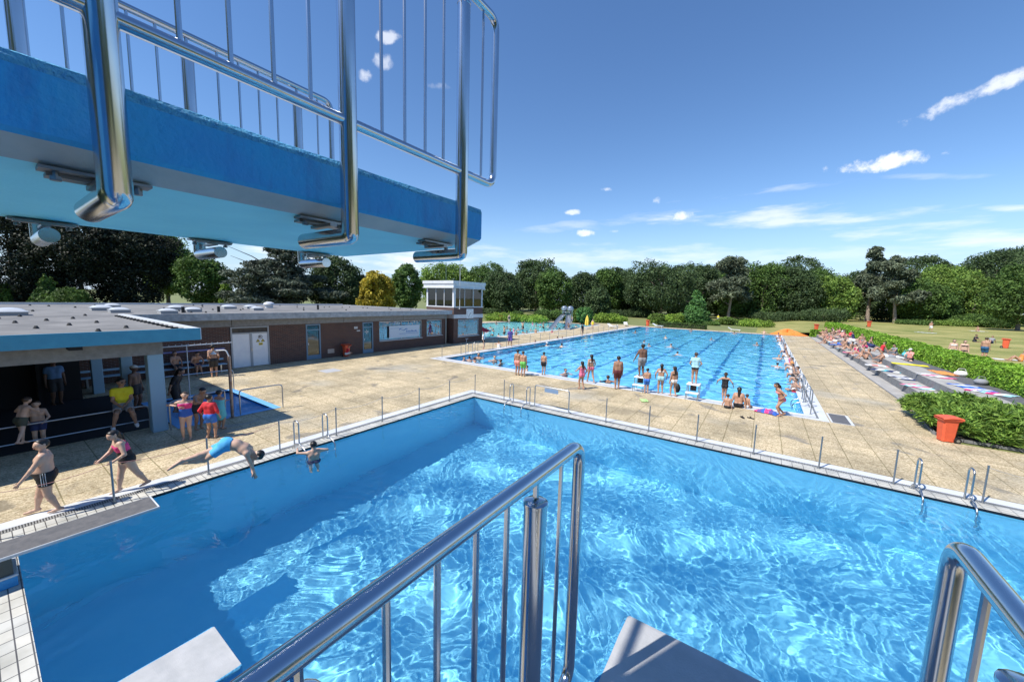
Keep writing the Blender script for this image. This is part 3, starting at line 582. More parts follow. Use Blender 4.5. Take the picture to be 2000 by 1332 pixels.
    for k in range(9): MB().lathe([(.07, 0), (.05, .05), (.03, .09)], (-24.2+k*1.0, .6+((k*37) % 10)*.25, 3.172), 8).build('roof_block', MATS['roof_block'], rf)
    for (x, y, h) in ((-30.4, 16.2, .4), (-27.5, 6.9, .35), (-27.9, 8.7, .35)):
        b = MB(); b.tube([(x, y, 3.16), (x, y, 3.17+h)], .08, 8); b.build('vent_pipe', rubber, rf)
    return t
def mat_once(name, col, *a, **k):
    return MATS[name] if name in MATS else mat(name, col, *a, **k)
build_building()
b = MB(); b.box(XW+.03, 19.18, 1.0, XW+.05, 22.32, 2.0); 
q = MB(); rng = random.Random(2)
for (y0, y1, z) in ((20.9, 22.1, 1.42),):
    y = y0
    while y < y1: w = rng.uniform(.03, .07); h = rng.uniform(.07, .17); q.box(XW+.05, y, z, XW+.053, y+w, z+h); y += w+.03
V = [(XW+.052, 20.15+.9*k/10, 1.62+.06*math.sin(k*.9)) for k in range(11)]+[(XW+.052, 20.15+.9*k/10, 1.68+.07*math.sin(k*.9+.3)) for k in range(10, -1, -1)]
q.add(V, [tuple(range(len(V)))]); q.box(XW+.05, 20.2, 1.3, XW+.052, 22.2, 1.33); q.box(XW+.05, 19.3, 1.78, XW+.052, 20.6, 1.8)
t = tag(b.build('banner', mat('banner_cloth', (.62, .72, .82), .7)), 'pale blue banner with blue lettering hung across the long window', 'banner'); q.build('banner_print', mat('banner_blue', (.05, .22, .55), .6), t)
# ------------------------------------------------------------------ watch tower
def build_tower():
    X1 = -24.65; X0 = -28.4; Y0 = 26.2; Y1 = 30.6
    t = thing('watch_tower', 'square brick lifeguard tower with glazed upper room and white clock', 'tower', (-26.5, 28.4, 0))
    b = MB()
    b.box(X0, Y0, 0, X1, Y1, .64); b.box(X0, Y0, 2.35, X1, Y1, 2.45); b.box(X0, Y0, 2.82, X1, Y1, 3.5)
    b.box(X1-.3, Y0, .64, X1, Y0+.62, 2.35); b.box(X1-.3, Y1-.6, .64, X1, Y1, 2.35); b.box(X0, Y0, .64, X1-.3, Y0+.25, 2.35); b.box(X0, Y0+.25, .64, X0+.25, Y1, 2.35); b.box(X0+.25, Y1-.25, .64, X1-.3, Y1, 2.35)
    b.build('wall', brick, t)
    b = MB(); b.box(X0-.02, Y0-.02, 2.452, X1+.03, Y1+.02, 2.818); b.box(X0-.03, Y0-.03, 3.502, X1+.04, Y1+.03, 3.6); b.build('white_band', white_paint, t)
    b = MB()
    for (a, c) in ((Y0+.62, Y0+.68), (Y1-.66, Y1-.6)): b.box(X1-.12, a, .66, X1-.04, c, 2.33)
    b.box(X1-.12, Y0+.68, .66, X1-.04, Y1-.66, .72); b.box(X1-.12, Y0+.68, 2.27, X1-.04, Y1-.66, 2.33); b.box(X1-.05, Y0+.55, .58, X1+.06, Y1-.55, .655)
    w = b.build('window', mat_once('window_frame_grey', (0, 0, 0)), t); b = MB(); b.box(X1-.09, Y0+.68, .72, X1-.08, Y1-.66, 2.27); b.build('pane', glass_blue, w)
    b = MB(); b.box(X1-1.5, Y0+.3, .65, X1-1.45, Y1-.3, 2.34); b.build('inner_wall', mat_once('inner_plaster', (0, 0, 0)), t)
    b = MB()
    for (x, y, s) in ((X1-.2, Y0, .32), (X0, Y0, .3), (X1-.2, Y1-.22, .2), (X0, Y1-.25, .25)): b.box(x, y, 3.6, x+.2, y+s*.8, 5.35)
    b.build('corner_post', white_paint, t)
    b = MB()
    for k in (1, 2): x = X0+.2+(X1-X0-.4)*k/3; b.box(x-.03, Y0+.02, 3.6, x+.03, Y0+.1, 5.35)
    for k in (1, 2): y = Y0+.25+(Y1-Y0-.4)*k/3; b.box(X1-.1, y-.03, 3.6, X1-.02, y+.03, 5.35)
    for k in (1, 2): y = Y0+.25+(Y1-Y0-.4)*k/3; b.box(X0+.02, y-.03, 3.6, X0+.1, y+.03, 5.35)
    for k in (1, 2): x = X0+.2+(X1-X0-.4)*k/3; b.box(x-.03, Y1-.1, 3.6, x+.03, Y1-.02, 5.35)
    b.build('mullion', white_paint, t)
    b = MB(); b.box(X1-.06, Y0+.25, 3.62, X1-.05, Y1-.2, 5.34); b.box(X0+.2, Y0+.06, 3.62, X1-.2, Y0+.07, 5.34); b.box(X0+.05, Y0+.25, 3.62, X0+.06, Y1-.2, 5.34); b.box(X0+.2, Y1-.07, 3.62, X1-.2, Y1-.06, 5.34)
    b.build('pane', glass, t)
    b = MB(); b.box(X0-.25, Y0-.3, 5.352, X1+.2, Y1+.2, 5.42); b.box(X0-.18, Y0-.22, 5.42, X1+.14, Y1+.14, 5.76); b.box(X0-.25, Y0-.3, 5.76, X1+.2, Y1+.2, 6.05); b.build('roof', white_paint, t)
    b = MB(); b.box(X1, 28.0, 2.42, X1+.05, 29.05, 3.36); c = b.build('clock', white_plastic, t)
    b = MB(); yc, zc = 28.52, 2.9
    for k in range(12):
        an = k*math.pi/6; y, z = yc+.4*math.sin(an), zc+.37*math.cos(an); b.box(X1+.05, y-.02, z-.035, X1+.056, y+.02, z+.035)
    def hand(an, l, w):
        s, co = math.sin(an), math.cos(an); b.add([(X1+.06, yc-co*w, zc+s*w), (X1+.06, yc+co*w, zc-s*w), (X1+.06, yc+s*l+co*w, zc+co*l-s*w), (X1+.06, yc+s*l-co*w, zc+co*l+s*w)], [(0, 1, 2, 3)])
    hand(rad(70), .2, .025); hand(rad(215), .33, .018)
    b.build('clock_face', mat_once('sticker_black', (0, 0, 0)), c)
    # little things in the room
    b = MB(); b.ball((-27.0, 27.0, 3.95), (.3, .3, .38), 0); b.build('room_plant', mat_once('green_plastic', (.15, .32, .03), .5), t, smooth=True)
    b = MB(); b.box(-26.3, 26.7, 3.6, -25.4, 27.1, 4.0); b.build('desk', white_plastic, t)
    b = MB(); b.tube([(X1+.06, 28.9, 3.62), (X1+.06, 28.9, 5.3)], .02, 6); b.build('balloon_post', steel_dull, t)
    return t
build_tower()
t = thing('flag_pole', 'slim white pole with small red and white windsock rising in front of the brick tower', 'flag pole', (-24.3, 26.65, 3.4))
b = MB(); b.tube([(-24.3, 26.65, 3.35), (-24.3, 26.65, 8.5)], [.03, .018], 8); b.tube([(-24.62, 26.65, 3.42), (-24.3, 26.65, 3.42)], .02, 6); b.build('pole', white_paint, t)
b = MB(); b.ball((-24.2, 26.75, 8.35), (.14, .16, .2), 0); b.ball((-24.14, 26.85, 8.18), (.12, .12, .12), 1); b.build('windsock', [red_plastic, white_plastic], t, smooth=True)
b = MB(); b.tube([(-26.0, 26.5, 6.0), (-26.0, 26.5, 8.6)], .014, 6); tag(b.build('aerial', steel_dull), 'thin bare aerial mast standing on the tower roof', 'aerial')
# ------------------------------------------------------------------ diving platforms
def railing(parent, X, side, top, y_tip, posts, y_back, arm=.36, rr=.021):
    """rails, posts and bars on one side of a platform; side=+1 when the slab lies towards +X of the rail"""
    zt = top+1.05; zb = top+.13
    b = MB(); b.tube(fillet([(X, y_back, zb), (X, y_tip, zb), (X, y_tip, zt), (X, y_back, zt)], .07, 10), rr, 36)
    rl = b.build('railing', steel, parent, smooth=True)
    ys = []
    for yp in posts:
        b = MB(); b.tube(fillet([(X, yp, zt-.085), (X, yp, top-.31), (X+side*arm, yp, top-.31)], .012, 2), .034, 32)
        b.lathe([(.034, 0), (.036, .002), (.036, .012), (.03, .016), (.008, .017)], (X, yp, zt-.09), 16)
        b.tube([(X, yp, zt-.085), (X, yp, zt-.015)], .009, 8)
        p = b.build('post', steel, rl, smooth=True)
    allp = sorted(posts)
    marks = []
    for a in allp+[y_tip]:
        pass
    y = allp[-1]+.16; MB().tube([(X, y, zb), (X, y, zt)], .0075, 8).build('bar', steel, rl, smooth=True)
    for i in range(len(allp)):
        hi = allp[i]; lo_ = allp[i-1] if i > 0 else y_back
        n = 4; step = (allp[1]-allp[0])/5 if len(allp) > 1 else .125
        for k in range(1, 5):
            y = hi-.155+.01-(k-1)*.122
            if y > lo_+.03: MB().tube([(X, y, zb), (X, y, zt)], .0075, 8).build('bar', steel, rl, smooth=True)
    for yp in allp:
        b = MB(); xm = X+side*(arm-.16); zz = top-.232
        b.cbox((xm, yp, zz-.004), (.06, .22, .008)); b.cbox((xm+side*.035, yp, zz-.0135), (.05, .19, .01)); b.cbox((xm, yp, zz-.024), (.16, .03, .012))
        for q in (-.08, .08): b.lathe([(.012, -.032), (.012, -.02), (.006, -.02), (.006, -.008)], (xm-side*.005, yp+q, zz), 6)
        b.build('mounting_bracket', bracket_m, rl)
    return rl
def slab(parent, x0, x1, y0, y1, top, thick, m_top, m_side, m_under, chamfer=0):
    b = MB(); r = .02; zb = top-thick
    prof = [(x1, zb+.012), (x1, top-.035), (x1, top-r), (x1-r*.3, top-r*.3), (x1-r, top), (x0+r, top), (x0+r*.3, top-r*.3), (x0, top-r), (x0, top-.035), (x0, zb+.012)]
    mats = [1, 4, 4, 4, 0, 4, 4, 4, 1]
    if chamfer: prof += [(x0+.012, zb), (x0+.10, zb-.038), (x1-.12, zb-.038), (x1-.012, zb)]; mats += [1, 2, 2, 3, 1]
    else: prof += [(x0+.012, zb), (x1-.012, zb)]; mats += [1, 2, 1]
    n = len(prof); r2 = .018
    ring = lambda y, s: [((x0+x1)/2+(px-(x0+x1)/2)*s, y, (top-thick/2)+(pz-(top-thick/2))*s) for px, pz in prof]
    V = []
    ys = list(np.linspace(y0, y1-r2, 40)); rng = np.random.default_rng(int(top*100))
    for y in ys:
        q = ring(y, 1); V += [(px+(rng.normal()*.0012 if 0 < i < 9 else 0), y, pz+(rng.normal()*.0015 if 1 <= i <= 8 else 0)) for i, (px, _, pz) in enumerate(q)]
    V += ring(y1, .985); m = len(ys); b.v.append(np.array(V)); b.n = len(V)
    for k in range(m):
        for i in range(n):
            j = (i+1) % n; b.f.append([k*n+i, k*n+j, (k+1)*n+j, (k+1)*n+i][::-1]); b.mi.append(mats[i])
    b.f.append([m*n+i for i in range(n)][::-1]); b.mi.append(1); b.f.append(list(range(n))); b.mi.append(1)
    return b.build('slab', [m_top, m_side, m_under, raw_strip, rough_rim], parent)
t = thing('diving_platform', 'high blue concrete diving platform with steel side railings seen from below', 'diving platform', (-2.3, -1, 5))
slab(t, -3.1, -1.5, -3.2, 1.85, 5.0, .19, light_concrete, platform_blue, bounce_cyan_paint, 1)
railing(t, -1.43, -1, 5.0, 1.85, [.24, .905, 1.575], -3.1); railing(t, -3.17, 1, 5.0, 1.85, [.24, .905, 1.575], -3.1)
t = thing('diving_platform', 'middle diving platform under the camera with steel railings and pale tip partly in shade', 'diving platform', (-.05, -1, 2.92))
slab(t, -.45, .34, -3.2, 1.72, 2.92, .19, light_concrete, blue_paint, bounce_cyan_paint)
railing(t, -.5, 1, 2.9, 1.18, [.22, .88], -1.5, .3); railing(t, .39, -1, 2.9, 1.18, [.22, .88], -1.5, .3)
t = thing('diving_platform', 'low pale concrete diving platform with blue sides standing over the near pool edge', 'diving platform', (-4.1, -1, 0))
slab(t, -4.46, -3.74, -2.6, 1.18, 1.0, .2, light_concrete, blue_paint, bounce_cyan_paint)
b = MB(); b.box(-4.4, -2.5, .004, -3.8, -.6, .8); b.build('pedestal', blue_paint, t)
t = thing('springboard', 'low dark grey springboard with white edges at the near pool corner', 'springboard', (-9.17, -1, 0))
b = MB(); b.cbox((-9.17, -.9, .475), (.60, 5.2, .05), 0, .008); b.box(-9.45, -3.4, .5005, -8.89, 1.67, .504, 1); b.build('board', [white_paint, board_grip], t)
b = MB(); b.box(-9.44, -3.2, .19, -8.9, .07, .445); b.build('support', mat('dark_green_metal', (.06, .075, .07), .5), t)
b = MB(); b.box(-9.55, -3.3, .01, -8.87, .1, .16); b.build('pedestal', blue_paint, t)
b = MB(); b.cbox((-9.21, -1.6, .175), (.70, 3.42, .03), 0, .006); b.build('pedestal_cap', white_paint, t)
t = thing('added_shade_block', 'unseen blue block added behind the camera to shade the middle platform tip', 'shadow caster', (-.8, -.5, 0))  # out-of-view block, added to cast shade on the middle platform tip
b = MB(); b.box(-1.12, -.9, 0, -.52, -.12, 5.7); b.build('shaft', blue_paint, t)
# ------------------------------------------------------------------ rope posts, ropes, ladders, barrier
def post_proto(h, r):
    b = MB(); b.tube([(0, 0, 0), (0, 0, h)], r, 8); b.tube([(0, 0, h), (0, 0, h+.012)], r*1.25, 8); b.lathe([(r*2.2, 0), (r*2.2, .008), (r, .012)], (0, 0, .004), 10)
    return b
P0 = None
def rope_post(x, y, label, group, h=.9, r=.02):
    global P0
    if P0 is None: P0 = post_proto(.9, .019).build('rope_post', post_grey, smooth=True); o = P0
    else: o = P0.copy(); COL.objects.link(o)
    o.location = (x, y, .004); tag(o, label, 'post', group); return o
LP = [(-10.9, 13.07), (-10.9, 11.37), (-10.9, 9.68), (-10.9, 7.98), (-10.9, 6.27), (-10.89, 4.61), (-10.87, 2.99), (-10.87, 1.4), (-10.87, -.2)]
RP = [(-9.22, 13.06), (-4.55, 13.05), (-3.0, 13.03), (-1.49, 13.03), (.07, 13.03), (1.6, 13.03), (3.09, 13.06), (4.59, 13.09), (6.1, 13.09)]
NAMES_L = ['grey rope post standing on the far corner of the diving pool']+['%s rope post after the corner post along the building side of the diving pool' % ORD[k] for k in range(0, 8)]
for (x, y), l in zip(LP, NAMES_L): rope_post(x, y, l, 'rope posts around the diving pool')
for k, (x, y) in enumerate(RP): rope_post(x, y, '%s rope post from the corner along the lane pool side of the diving pool' % ORD[k], 'rope posts around the diving pool')
def rope(pts, label, m):
    b = MB(); P = []
    for (a, c) in zip(pts[:-1], pts[1:]):
        for k in range(8):
            t = k/8; P.append((a[0]+(c[0]-a[0])*t, a[1]+(c[1]-a[1])*t, .87-.10*4*t*(1-t)))
    P.append((*pts[-1], .87)); b.tube(P, .006, 5); return tag(b.build('rope', m), label, 'rope')
rope_m = mat('grey_rope', (.42, .40, .38), .8); rope_red = mat('reddish_rope', (.5, .25, .22), .8)
rope(LP[:6], 'thin grey rope sagging between the posts along the diving pool side by the building', rope_m)
rope(LP[5:], 'thin reddish rope held by the walking boy and girl along the poolside posts', rope_red)
rope(RP[:1]+[(-7.64, 13.06)], 'short rope from the corner post to the barrier with the sign', rope_m)
rope(RP[7:], 'thin rope running out of frame from the last post past the ladder', rope_m)
k = 0; y = 19.58
while y < 60:
    rope_post(-19.56, y, '%s slim post from the building corner along the lane pool edge' % ORD[k], 'slim posts between the lane pool and the shallow pool'); y += 2.08; k += 1
k = 0; y = 19.6
for y in (19.6, 22.0, 24.4, 26.4, 30.6, 32.6, 34.6, 36.6, 46, 48.2, 50.4, 52.6, 54.8):
    rope_post(1.93, y, '%s slim post from the floor grate along the white lane pool edge' % ORD[k], 'slim posts along the terrace side of the lane pool'); k += 1
def ladder_proto():
    t = thing('pool_ladder', 'x', 'ladder')      # local: water towards +Y
    for sx in (-1, 1):
        x = sx*.42
        b = MB(); b.tube(fillet([(x, -.34, .004), (x, -.34, .82), (x, -.06, .82), (x, -.06, .16), (x, .14, .14), (x, .34, .02), (x, .34, -.9)], .13, 7), .02, 10)
        b.tube(fillet([(x, -.06, .17), (x+.05*sx, -.22, .17), (x+.09*sx, -.28, .004)], .08, 5), .018, 8)
        b.build('handrail', steel_dull, t, smooth=True)
    return t
lad = ladder_proto()
LAB = [(-10.62, 5.45, -math.pi/2, 'two looped steel handrails of the pool ladder next to the swimming boy'),
       (3.88, 12.72, math.pi, 'two looped steel handrails of the pool ladder nearest the orange bin'),
       (-8.3, 12.72, math.pi, 'pool ladder beside the barrier with the grey sign'),
       (-19.2, 22.6, -math.pi/2, 'tall steel ladder handrails at the lane pool corner near the tower'),
       (1.72, 21.4, math.pi/2, 'steel ladder handrails on the white lane pool edge nearest the floor grate'),
       (1.72, 24.9, math.pi/2, 'steel ladder handrails on the lane pool edge just below the sitting bathers'),
       (1.72, 52.0, math.pi/2, 'cluster of steel ladder handrails far along the terrace side of the lane pool'),
       (-19.2, 58.0, -math.pi/2, 'steel ladder handrails far along the lane pool near the closed yellow parasol')]
for i, (x, y, rz, l) in enumerate(LAB):
    if i == 0: lad.location = (x, y, 0); lad.rotation_euler = (0, 0, rz); lad['label'] = l; lad['group'] = 'pool ladders'
    else: copy_tree(lad, (x, y, 0), rz, l)
t = thing('barrier', 'bent steel barrier carrying a blank grey sign at the diving pool edge', 'barrier', (-6.9, 13.06, 0))
b = MB(); b.tube(fillet([(-7.64, 13.06, .004), (-7.64, 13.06, .93), (-6.08, 13.06, .93), (-6.08, 13.06, .004)], .1, 6), .021, 10); b.build('frame', steel_dull, t, smooth=True)
b = MB(); b.cbox((-6.88, 13.06, .8), (.62, .015, .17)); b.build('sign_plate', mat('sign_grey_blue', (.22, .30, .42), .5), t)
b = MB(); b.tube([(-6.08, 13.06, .1), (-6.02, 13.2, .01)], .02, 6); b.build('foot', steel_dull, t)
# footbath rails, shower, pipe frame, canopy rails
def bent_rail(name, pts, label, r=.021, bend=.14):
    b = MB(); b.tube(fillet(pts, bend, 6), r, 10); return tag(b.build(name, steel_dull, smooth=True), label, 'railing')
a = at(553, 796); c = at(467, 762, .93); d = at(549.6, 751.6, .93); e = at(464, 826)
bent_rail('footbath_rail', [(a[0], a[1], .004), (a[0], a[1], .93), (c[0], c[1], .93), (c[0], c[1], .004)], 'bent steel handrail at the sunny end of the blue footbath')
a = at(330, 785, .93); c = at(438, 761, .93)
bent_rail('footbath_rail', [(a[0], a[1], .004), (a[0], a[1], .93), (c[0], c[1], .93), (c[0], c[1], .2)], 'bent steel handrail beside the light blue column by the footbath')
a = at(316, 737, .95); c = at(455, 722, .95)
bent_rail('footbath_rail', [(a[0], a[1], .3), (a[0], a[1], .95), (c[0], c[1], .95), (c[0], c[1], .004)], 'bent steel handrail on the far side of the footbath by the bench')
t = thing('shower', 'tall leaning shower post with white curved shower head beside the blue footbath', 'shower', (-15.35, 5.0, 0))
b = MB(); b.tube([(-15.35, 5.0, 0), (-15.35, 5.0, 2.2)], .05, 12); b.lathe([(.1, 0), (.1, .012), (.055, .02)], (-15.35, 5, .004), 12); b.build('pole', mat('weathered_steel', (.42, .36, .33), .45, .6, var=(7, (.3, .17, .11))), t, smooth=True)
b = MB(); b.tube(fillet([(-15.35, 5.0, 2.2), (-15.4, 4.94, 2.42), (-15.62, 4.7, 2.4)], .08, 5), .022, 8); b.lathe([(.02, .1), (.03, .06), (.085, .02), (.085, 0)], (-15.66, 4.66, 2.28), 14); b.build('shower_head', white_plastic, t, smooth=True)
t = thing('pipe_frame', 'thin white pipe frame with hooks hung under the canopy end', 'pipe frame', (-19, 4.5, 0))
P = [onx(u, v, -18.6) for (u, v) in ((310, 679), (452, 669), (314, 735), (364, 673), (363, 775))]
b = MB(); b.tube([P[0], P[1]], .022, 8); b.tube([P[0]+(P[1]-P[0])*.02, (P[0][0], P[0][1]+.03, .02)], .018, 8); b.tube([P[3], (P[3][0], P[3][1], .02)], .018, 8); b.build('pipe', white_paint, t)
for k in range(12):
    q = P[0]+(P[1]-P[0])*(k+.5)/12; MB().tube([q, q+np.array([0, 0, .07])], .008, 5).build('hook', white_paint, t)
t = thing('canopy_rail', 'double rail along the open side of the dark canopy under the sitting lifeguard', 'railing', (-15.9, 0, 0))
b = MB(); b.tube(fillet([(-15.9, -9, .8), (-15.9, 2.98, .8), (-15.9, 2.98, .004)], .16, 6), .024, 10); b.build('top_rail', steel_dull, t, smooth=True)
b = MB(); b.tube([(-15.9, -9, .34), (-15.9, 2.98, .34)], .02, 8); b.build('lower_rail', steel_dull, t, smooth=True)
for y in (-4.5, -.6): MB().tube([(-15.9, y, .004), (-15.9, y, .8)], .02, 8).build('rail_post', steel_dull, t)
t = thing('bench', 'long dark bench with pale seat rail against the shaded back wall', 'bench', (-24.7, 6, 0))
for k in range(3): MB().box(-24.95+k*.15, 2.4, .42, -24.83+k*.15, 7.9, .46).build('seat_slat', MATS['column_blue'], t)
MB().box(-25.12, 2.4, .62, -25.08, 7.9, .72).build('backrest', MATS['column_blue'], t)
for y in (2.7, 5.1, 7.6): MB().box(-24.95, y-.03, .004, -24.5, y+.03, .418).build('leg', steel_dull, t)
MB().box(-25.18, 2.4, 1.2, -25.1, 8.0, 1.27).build('coat_rail', mat('coat_rail_paint', (.25, .25, .5), .5), t)
# ------------------------------------------------------------------ starting blocks
def block_proto():
    t = thing('starting_block', 'x', 'starting block')     # swimmer looks towards +Y
    b = MB(); b.cbox((0, .12, .70), (.56, .56, .05), 0, .01); b.build('top_plate', white_plastic, t)
    b = MB(); b.cbox((0, -.26, .34), (.56, .3, .04), 0, .01); b.build('step', white_plastic, t)
    for sx in (-1, 1):
        b = MB(); b.tube(fillet([(sx*.25, .36, .004), (sx*.25, .36, .67), (sx*.25, -.1, .67), (sx*.25, -.1, .004)], .05, 4), .019, 8); b.tube(fillet([(sx*.25, -.12, .32), (sx*.25, -.4, .32), (sx*.25, -.4, .004)], .04, 3), .016, 8); b.build('leg_frame', steel_dull, t, smooth=True)
    b = MB(); b.cbox((0, .05, .52), (.26, .05, .26), 0); b.build('number_board', rubber, t)
    return t
bl = block_proto()
for i, (x, l) in enumerate(((-4.95, 'white starting block with a man standing on it'), (-2.5, 'white starting block with a person in a light blue top standing on it'))):
    if i == 0: bl.location = (x, 18.98, 0); bl['label'] = l; bl['group'] = 'starting blocks'
    else: copy_tree(bl, (x, 18.98, 0), 0, l)
# ------------------------------------------------------------------ bins
def bin_proto():
    t = thing('wheelie_bin', 'x', 'waste bin')             # front towards -Y, wheels at the back (+Y)
    b = MB(); w0, d0, w1, d1 = .165, .18, .2, .22; h = .84
    V = []
    for (z, f, ins) in ((.03, 0, 0), (.06, 0, .0), (h, 1, 0)):
        w = w0+(w1-w0)*f; d = d0+(d1-d0)*f; r = .05
        for (sx, sy, ex, ey) in ((-1,-1,1,0),(1,-1,-1,0),(1,-1,0,1),(1,1,0,-1),(1,1,-1,0),(-1,1,1,0),(-1,1,0,-1),(-1,-1,0,1)):
            V.append((sx*w+ex*r, sy*d+ey*r, z))
    F = [tuple(range(7, -1, -1)), tuple(range(16, 24))]
    for k in range(2):
        for i in range(8): j = (i+1) % 8; F.append((k*8+i, k*8+j, k*8+8+j, k*8+8+i))
    b.add(V, F); b.cbox((0, -.01, h-.02), (.48, .52, .06), 0, .015); b.build('body', red_plastic, t)
    b = MB(); V = []; n = 10
    for i in range(n+1):
        y = -.28+.56*i/n; z = h+.015+.075*math.sin(math.pi*min(1, (i+1.5)/n*.62))
        for x in (-.26, -.23, .23, .26): V.append((x, y, z-(.03 if abs(x) > .25 else 0)))
    F = []
    for i in range(n):
        for k in range(3): F.append((i*4+k, i*4+k+1, i*4+k+5, i*4+k+4))
    nb = len(V); V += [(x, y, h+.005) for (x, y) in ((-.26, -.28), (.26, -.28), (.26, .28), (-.26, .28))]
    F += [(nb+3, nb+2, nb+1, nb), (nb, nb+1, 3, 0), (nb+2, nb+3, n*4, n*4+3)]; F += [(nb+3, nb, 0, n*4), (nb+1, nb+2, n*4+3, 3)]
    b.add(V, F); b.build('lid', red_plastic, t)
    for sx in (-1, 1):
        b = MB(); b.tube([(sx*.16, .22, .1), (sx*.21, .22, .1)], .1, 16); b.tube([(sx*.212, .22, .1), (sx*.218, .22, .1)], .05, 12, 1); b.build('wheel', [rubber, steel_dull], t)
    b = MB(); b.tube([(-.16, .22, .1), (.16, .22, .1)], .014, 6); b.build('axle', steel_dull, t)
    b = MB(); b.tube([(-.17, .3, h-.03), (.17, .3, h-.03)], .016, 8); b.box(-.17, .24, h-.04, -.14, .3, h-.02); b.box(.14, .24, h-.04, .17, .3, h-.02); b.build('handle', red_plastic, t)
    return t
bn = bin_proto()
def ground_z(x, y):
    if x > 9.8: return .79
    if y > 74 and x > -1: tt = min(1, (x+1)/10.8); return .79*tt*tt*(3-2*tt)
    return 0.0
BINS = [(5.5, 18.66, rad(-75), .95, 'orange red wheelie bin with rounded lid standing alone before the juniper bed'),
        (-44.0, 60.5, rad(60), 1.15, 'red bin behind the shallow pool near the tower'),
        (-18.6, 74.0, rad(40), 1.25, 'red bin at the far lane pool corner between white loungers'),
        (7.2, 79.0, rad(20), 1.15, 'red bin at the far end of the terraces beside the orange tarp'),
        (17.8, 104.0, rad(20), 1.3, 'red bin at the foot of the tall pine on the lawn'),
        (20.9, 60.5, rad(70), 1.1, 'red bin at the right edge of the lawn under the tree'),
        (-24.75, 15.15, rad(90), 1.0, 'red bin against the brown wall behind the crouching child')]
for i, (x, y, rz, s, l) in enumerate(BINS):
    if i == 0: bn.location = (x, y, ground_z(x, y)); bn.rotation_euler = (0, 0, rz); bn.scale = (s,)*3; bn['label'] = l; bn['group'] = 'red wheelie bins'
    else: copy_tree(bn, (x, y, ground_z(x, y)), rz, l, scale=s)
# ------------------------------------------------------------------ far poolside things
b = MB(); n = 40; m = 10; V = []; F = []; rng = np.random.default_rng(3)
for j in range(m+1):
    for i in range(n):
        an = 2*math.pi*i/n; rr = j/m; wob = 1+.06*math.sin(3*an+1)+.05*math.sin(7*an)
        V.append((3.2+2.45*rr*wob*math.cos(an), 72.9+1.3*rr*wob*math.sin(an), .03+.72*(1-rr**1.3)*(1+.25*math.sin(5*an+2*rr)+.15*math.sin(9*an+5*rr))))
for j in range(m):
    for i in range(n): k = (i+1) % n; F.append((j*n+i, (j+1)*n+i, (j+1)*n+k, j*n+k))
b.add(V, F); tag(b.build('tarp', orange_cloth, smooth=True), 'crumpled orange tarp heaped at the far end of the lane pool', 'tarp')
t = thing('slide', 'silver double water slide standing in the shallow pool', 'slide', (-27.6, 55, 0))
def chute(pts, w):
    b = MB(); P = fillet(pts, 1.0, 8); V = []; F = []; n = 7
    for i, p in enumerate(P):
        q = P[min(i+1, len(P)-1)]-P[max(i-1, 0)]; q = q/np.linalg.norm(q); sd_ = np.cross(q, (0, 0, 1.)); sd_ /= np.linalg.norm(sd_)
        for k in range(n): an = math.pi*(k/(n-1)); V.append(p+sd_*(-math.cos(an)*w)+np.array([0, 0, -math.sin(an)*w*.7]))
    for i in range(len(P)-1):
        for k in range(n-1): F.append((i*n+k, i*n+k+1, (i+1)*n+k+1, (i+1)*n+k))
    b.add(V, F); return b
silver = mat('silver_sheet', (.36, .39, .42), .35, .7)
top = np.array([-27.6, 57, 2.6]); ga = at(1076, 641, .1); gb = at(1108, 643, .1)
chute([top, top+(ga-top)*.35+np.array([0, 0, .3]), ga], .42).build('chute', silver, t, smooth=True); chute([top+np.array([.3, .2, 0]), top+(gb-top)*.35+np.array([.2, 0, .3]), gb], .42).build('chute', silver, t, smooth=True)
for dx, dy in ((-.7, -.4), (.7, -.1), (.5, .9), (-.6, .8)): MB().tube([(top[0]+dx, top[1]+dy, -.8), (top[0]+dx, top[1]+dy, 2.55)], .05, 8).build('leg', silver, t)
b = MB(); b.lathe([(.9, 0), (.95, .06), (.9, .1)], tuple(top+np.array([0, 0, -.1])), 14); b.build('deck', silver, t)
for dx in (-.55, .55): b = MB(); b.lathe([(.05, 0), (.5, .25), (.55, .55), (.42, .85), (.1, 1.0)], (top[0]+dx, top[1], top[2]), 12); b.build('hood', silver, t, smooth=True)
t = thing('parasol', 'closed yellow parasol on its pole between the two pools', 'parasol', (-23.9, 56.8, 0))
b = MB(); b.tube([(-23.9, 56.8, 0), (-23.9, 56.8, 2.25)], .025, 8); b.lathe([(.3, 0), (.3, .05), (.03, .08)], (-23.9, 56.8, .004), 12); b.build('pole', white_paint, t)
b = MB(); V = []; F = []; n = 16
for (r, z) in ((.26, .55), (.3, .8), (.27, 1.3), (.16, 1.85), (.03, 2.2)):
    for k in range(n): an = 2*math.pi*k/n; q = r*(1+.22*(-1)**k); V.append((-23.9+q*math.cos(an), 56.8+q*math.sin(an), z))
for i in range(4):
    for k in range(n): F.append((i*n+k, i*n+(k+1) % n, (i+1)*n+(k+1) % n, (i+1)*n+k))
b.add(V, F); b.build('canopy', yellow_cloth, t)
def parasol_open(x, y, z, r, h, m, label):
    t = thing('parasol', label, 'parasol', (x, y, z)); b = MB(); b.tube([(x, y, z), (x, y, z+h)], .03, 8); b.build('pole', white_paint, t)
    b = MB(); V = [(x, y, z+h+.05)]; F = []
    for k in range(16): an = 2*math.pi*k/16; V.append((x+r*math.cos(an), y+r*math.sin(an), z+h-.45-(.06 if k % 2 else 0)))
    for k in range(16): F.append((0, 1+k, 1+(k+1) % 16))
    b.add(V, F); b.build('canopy', m, t)
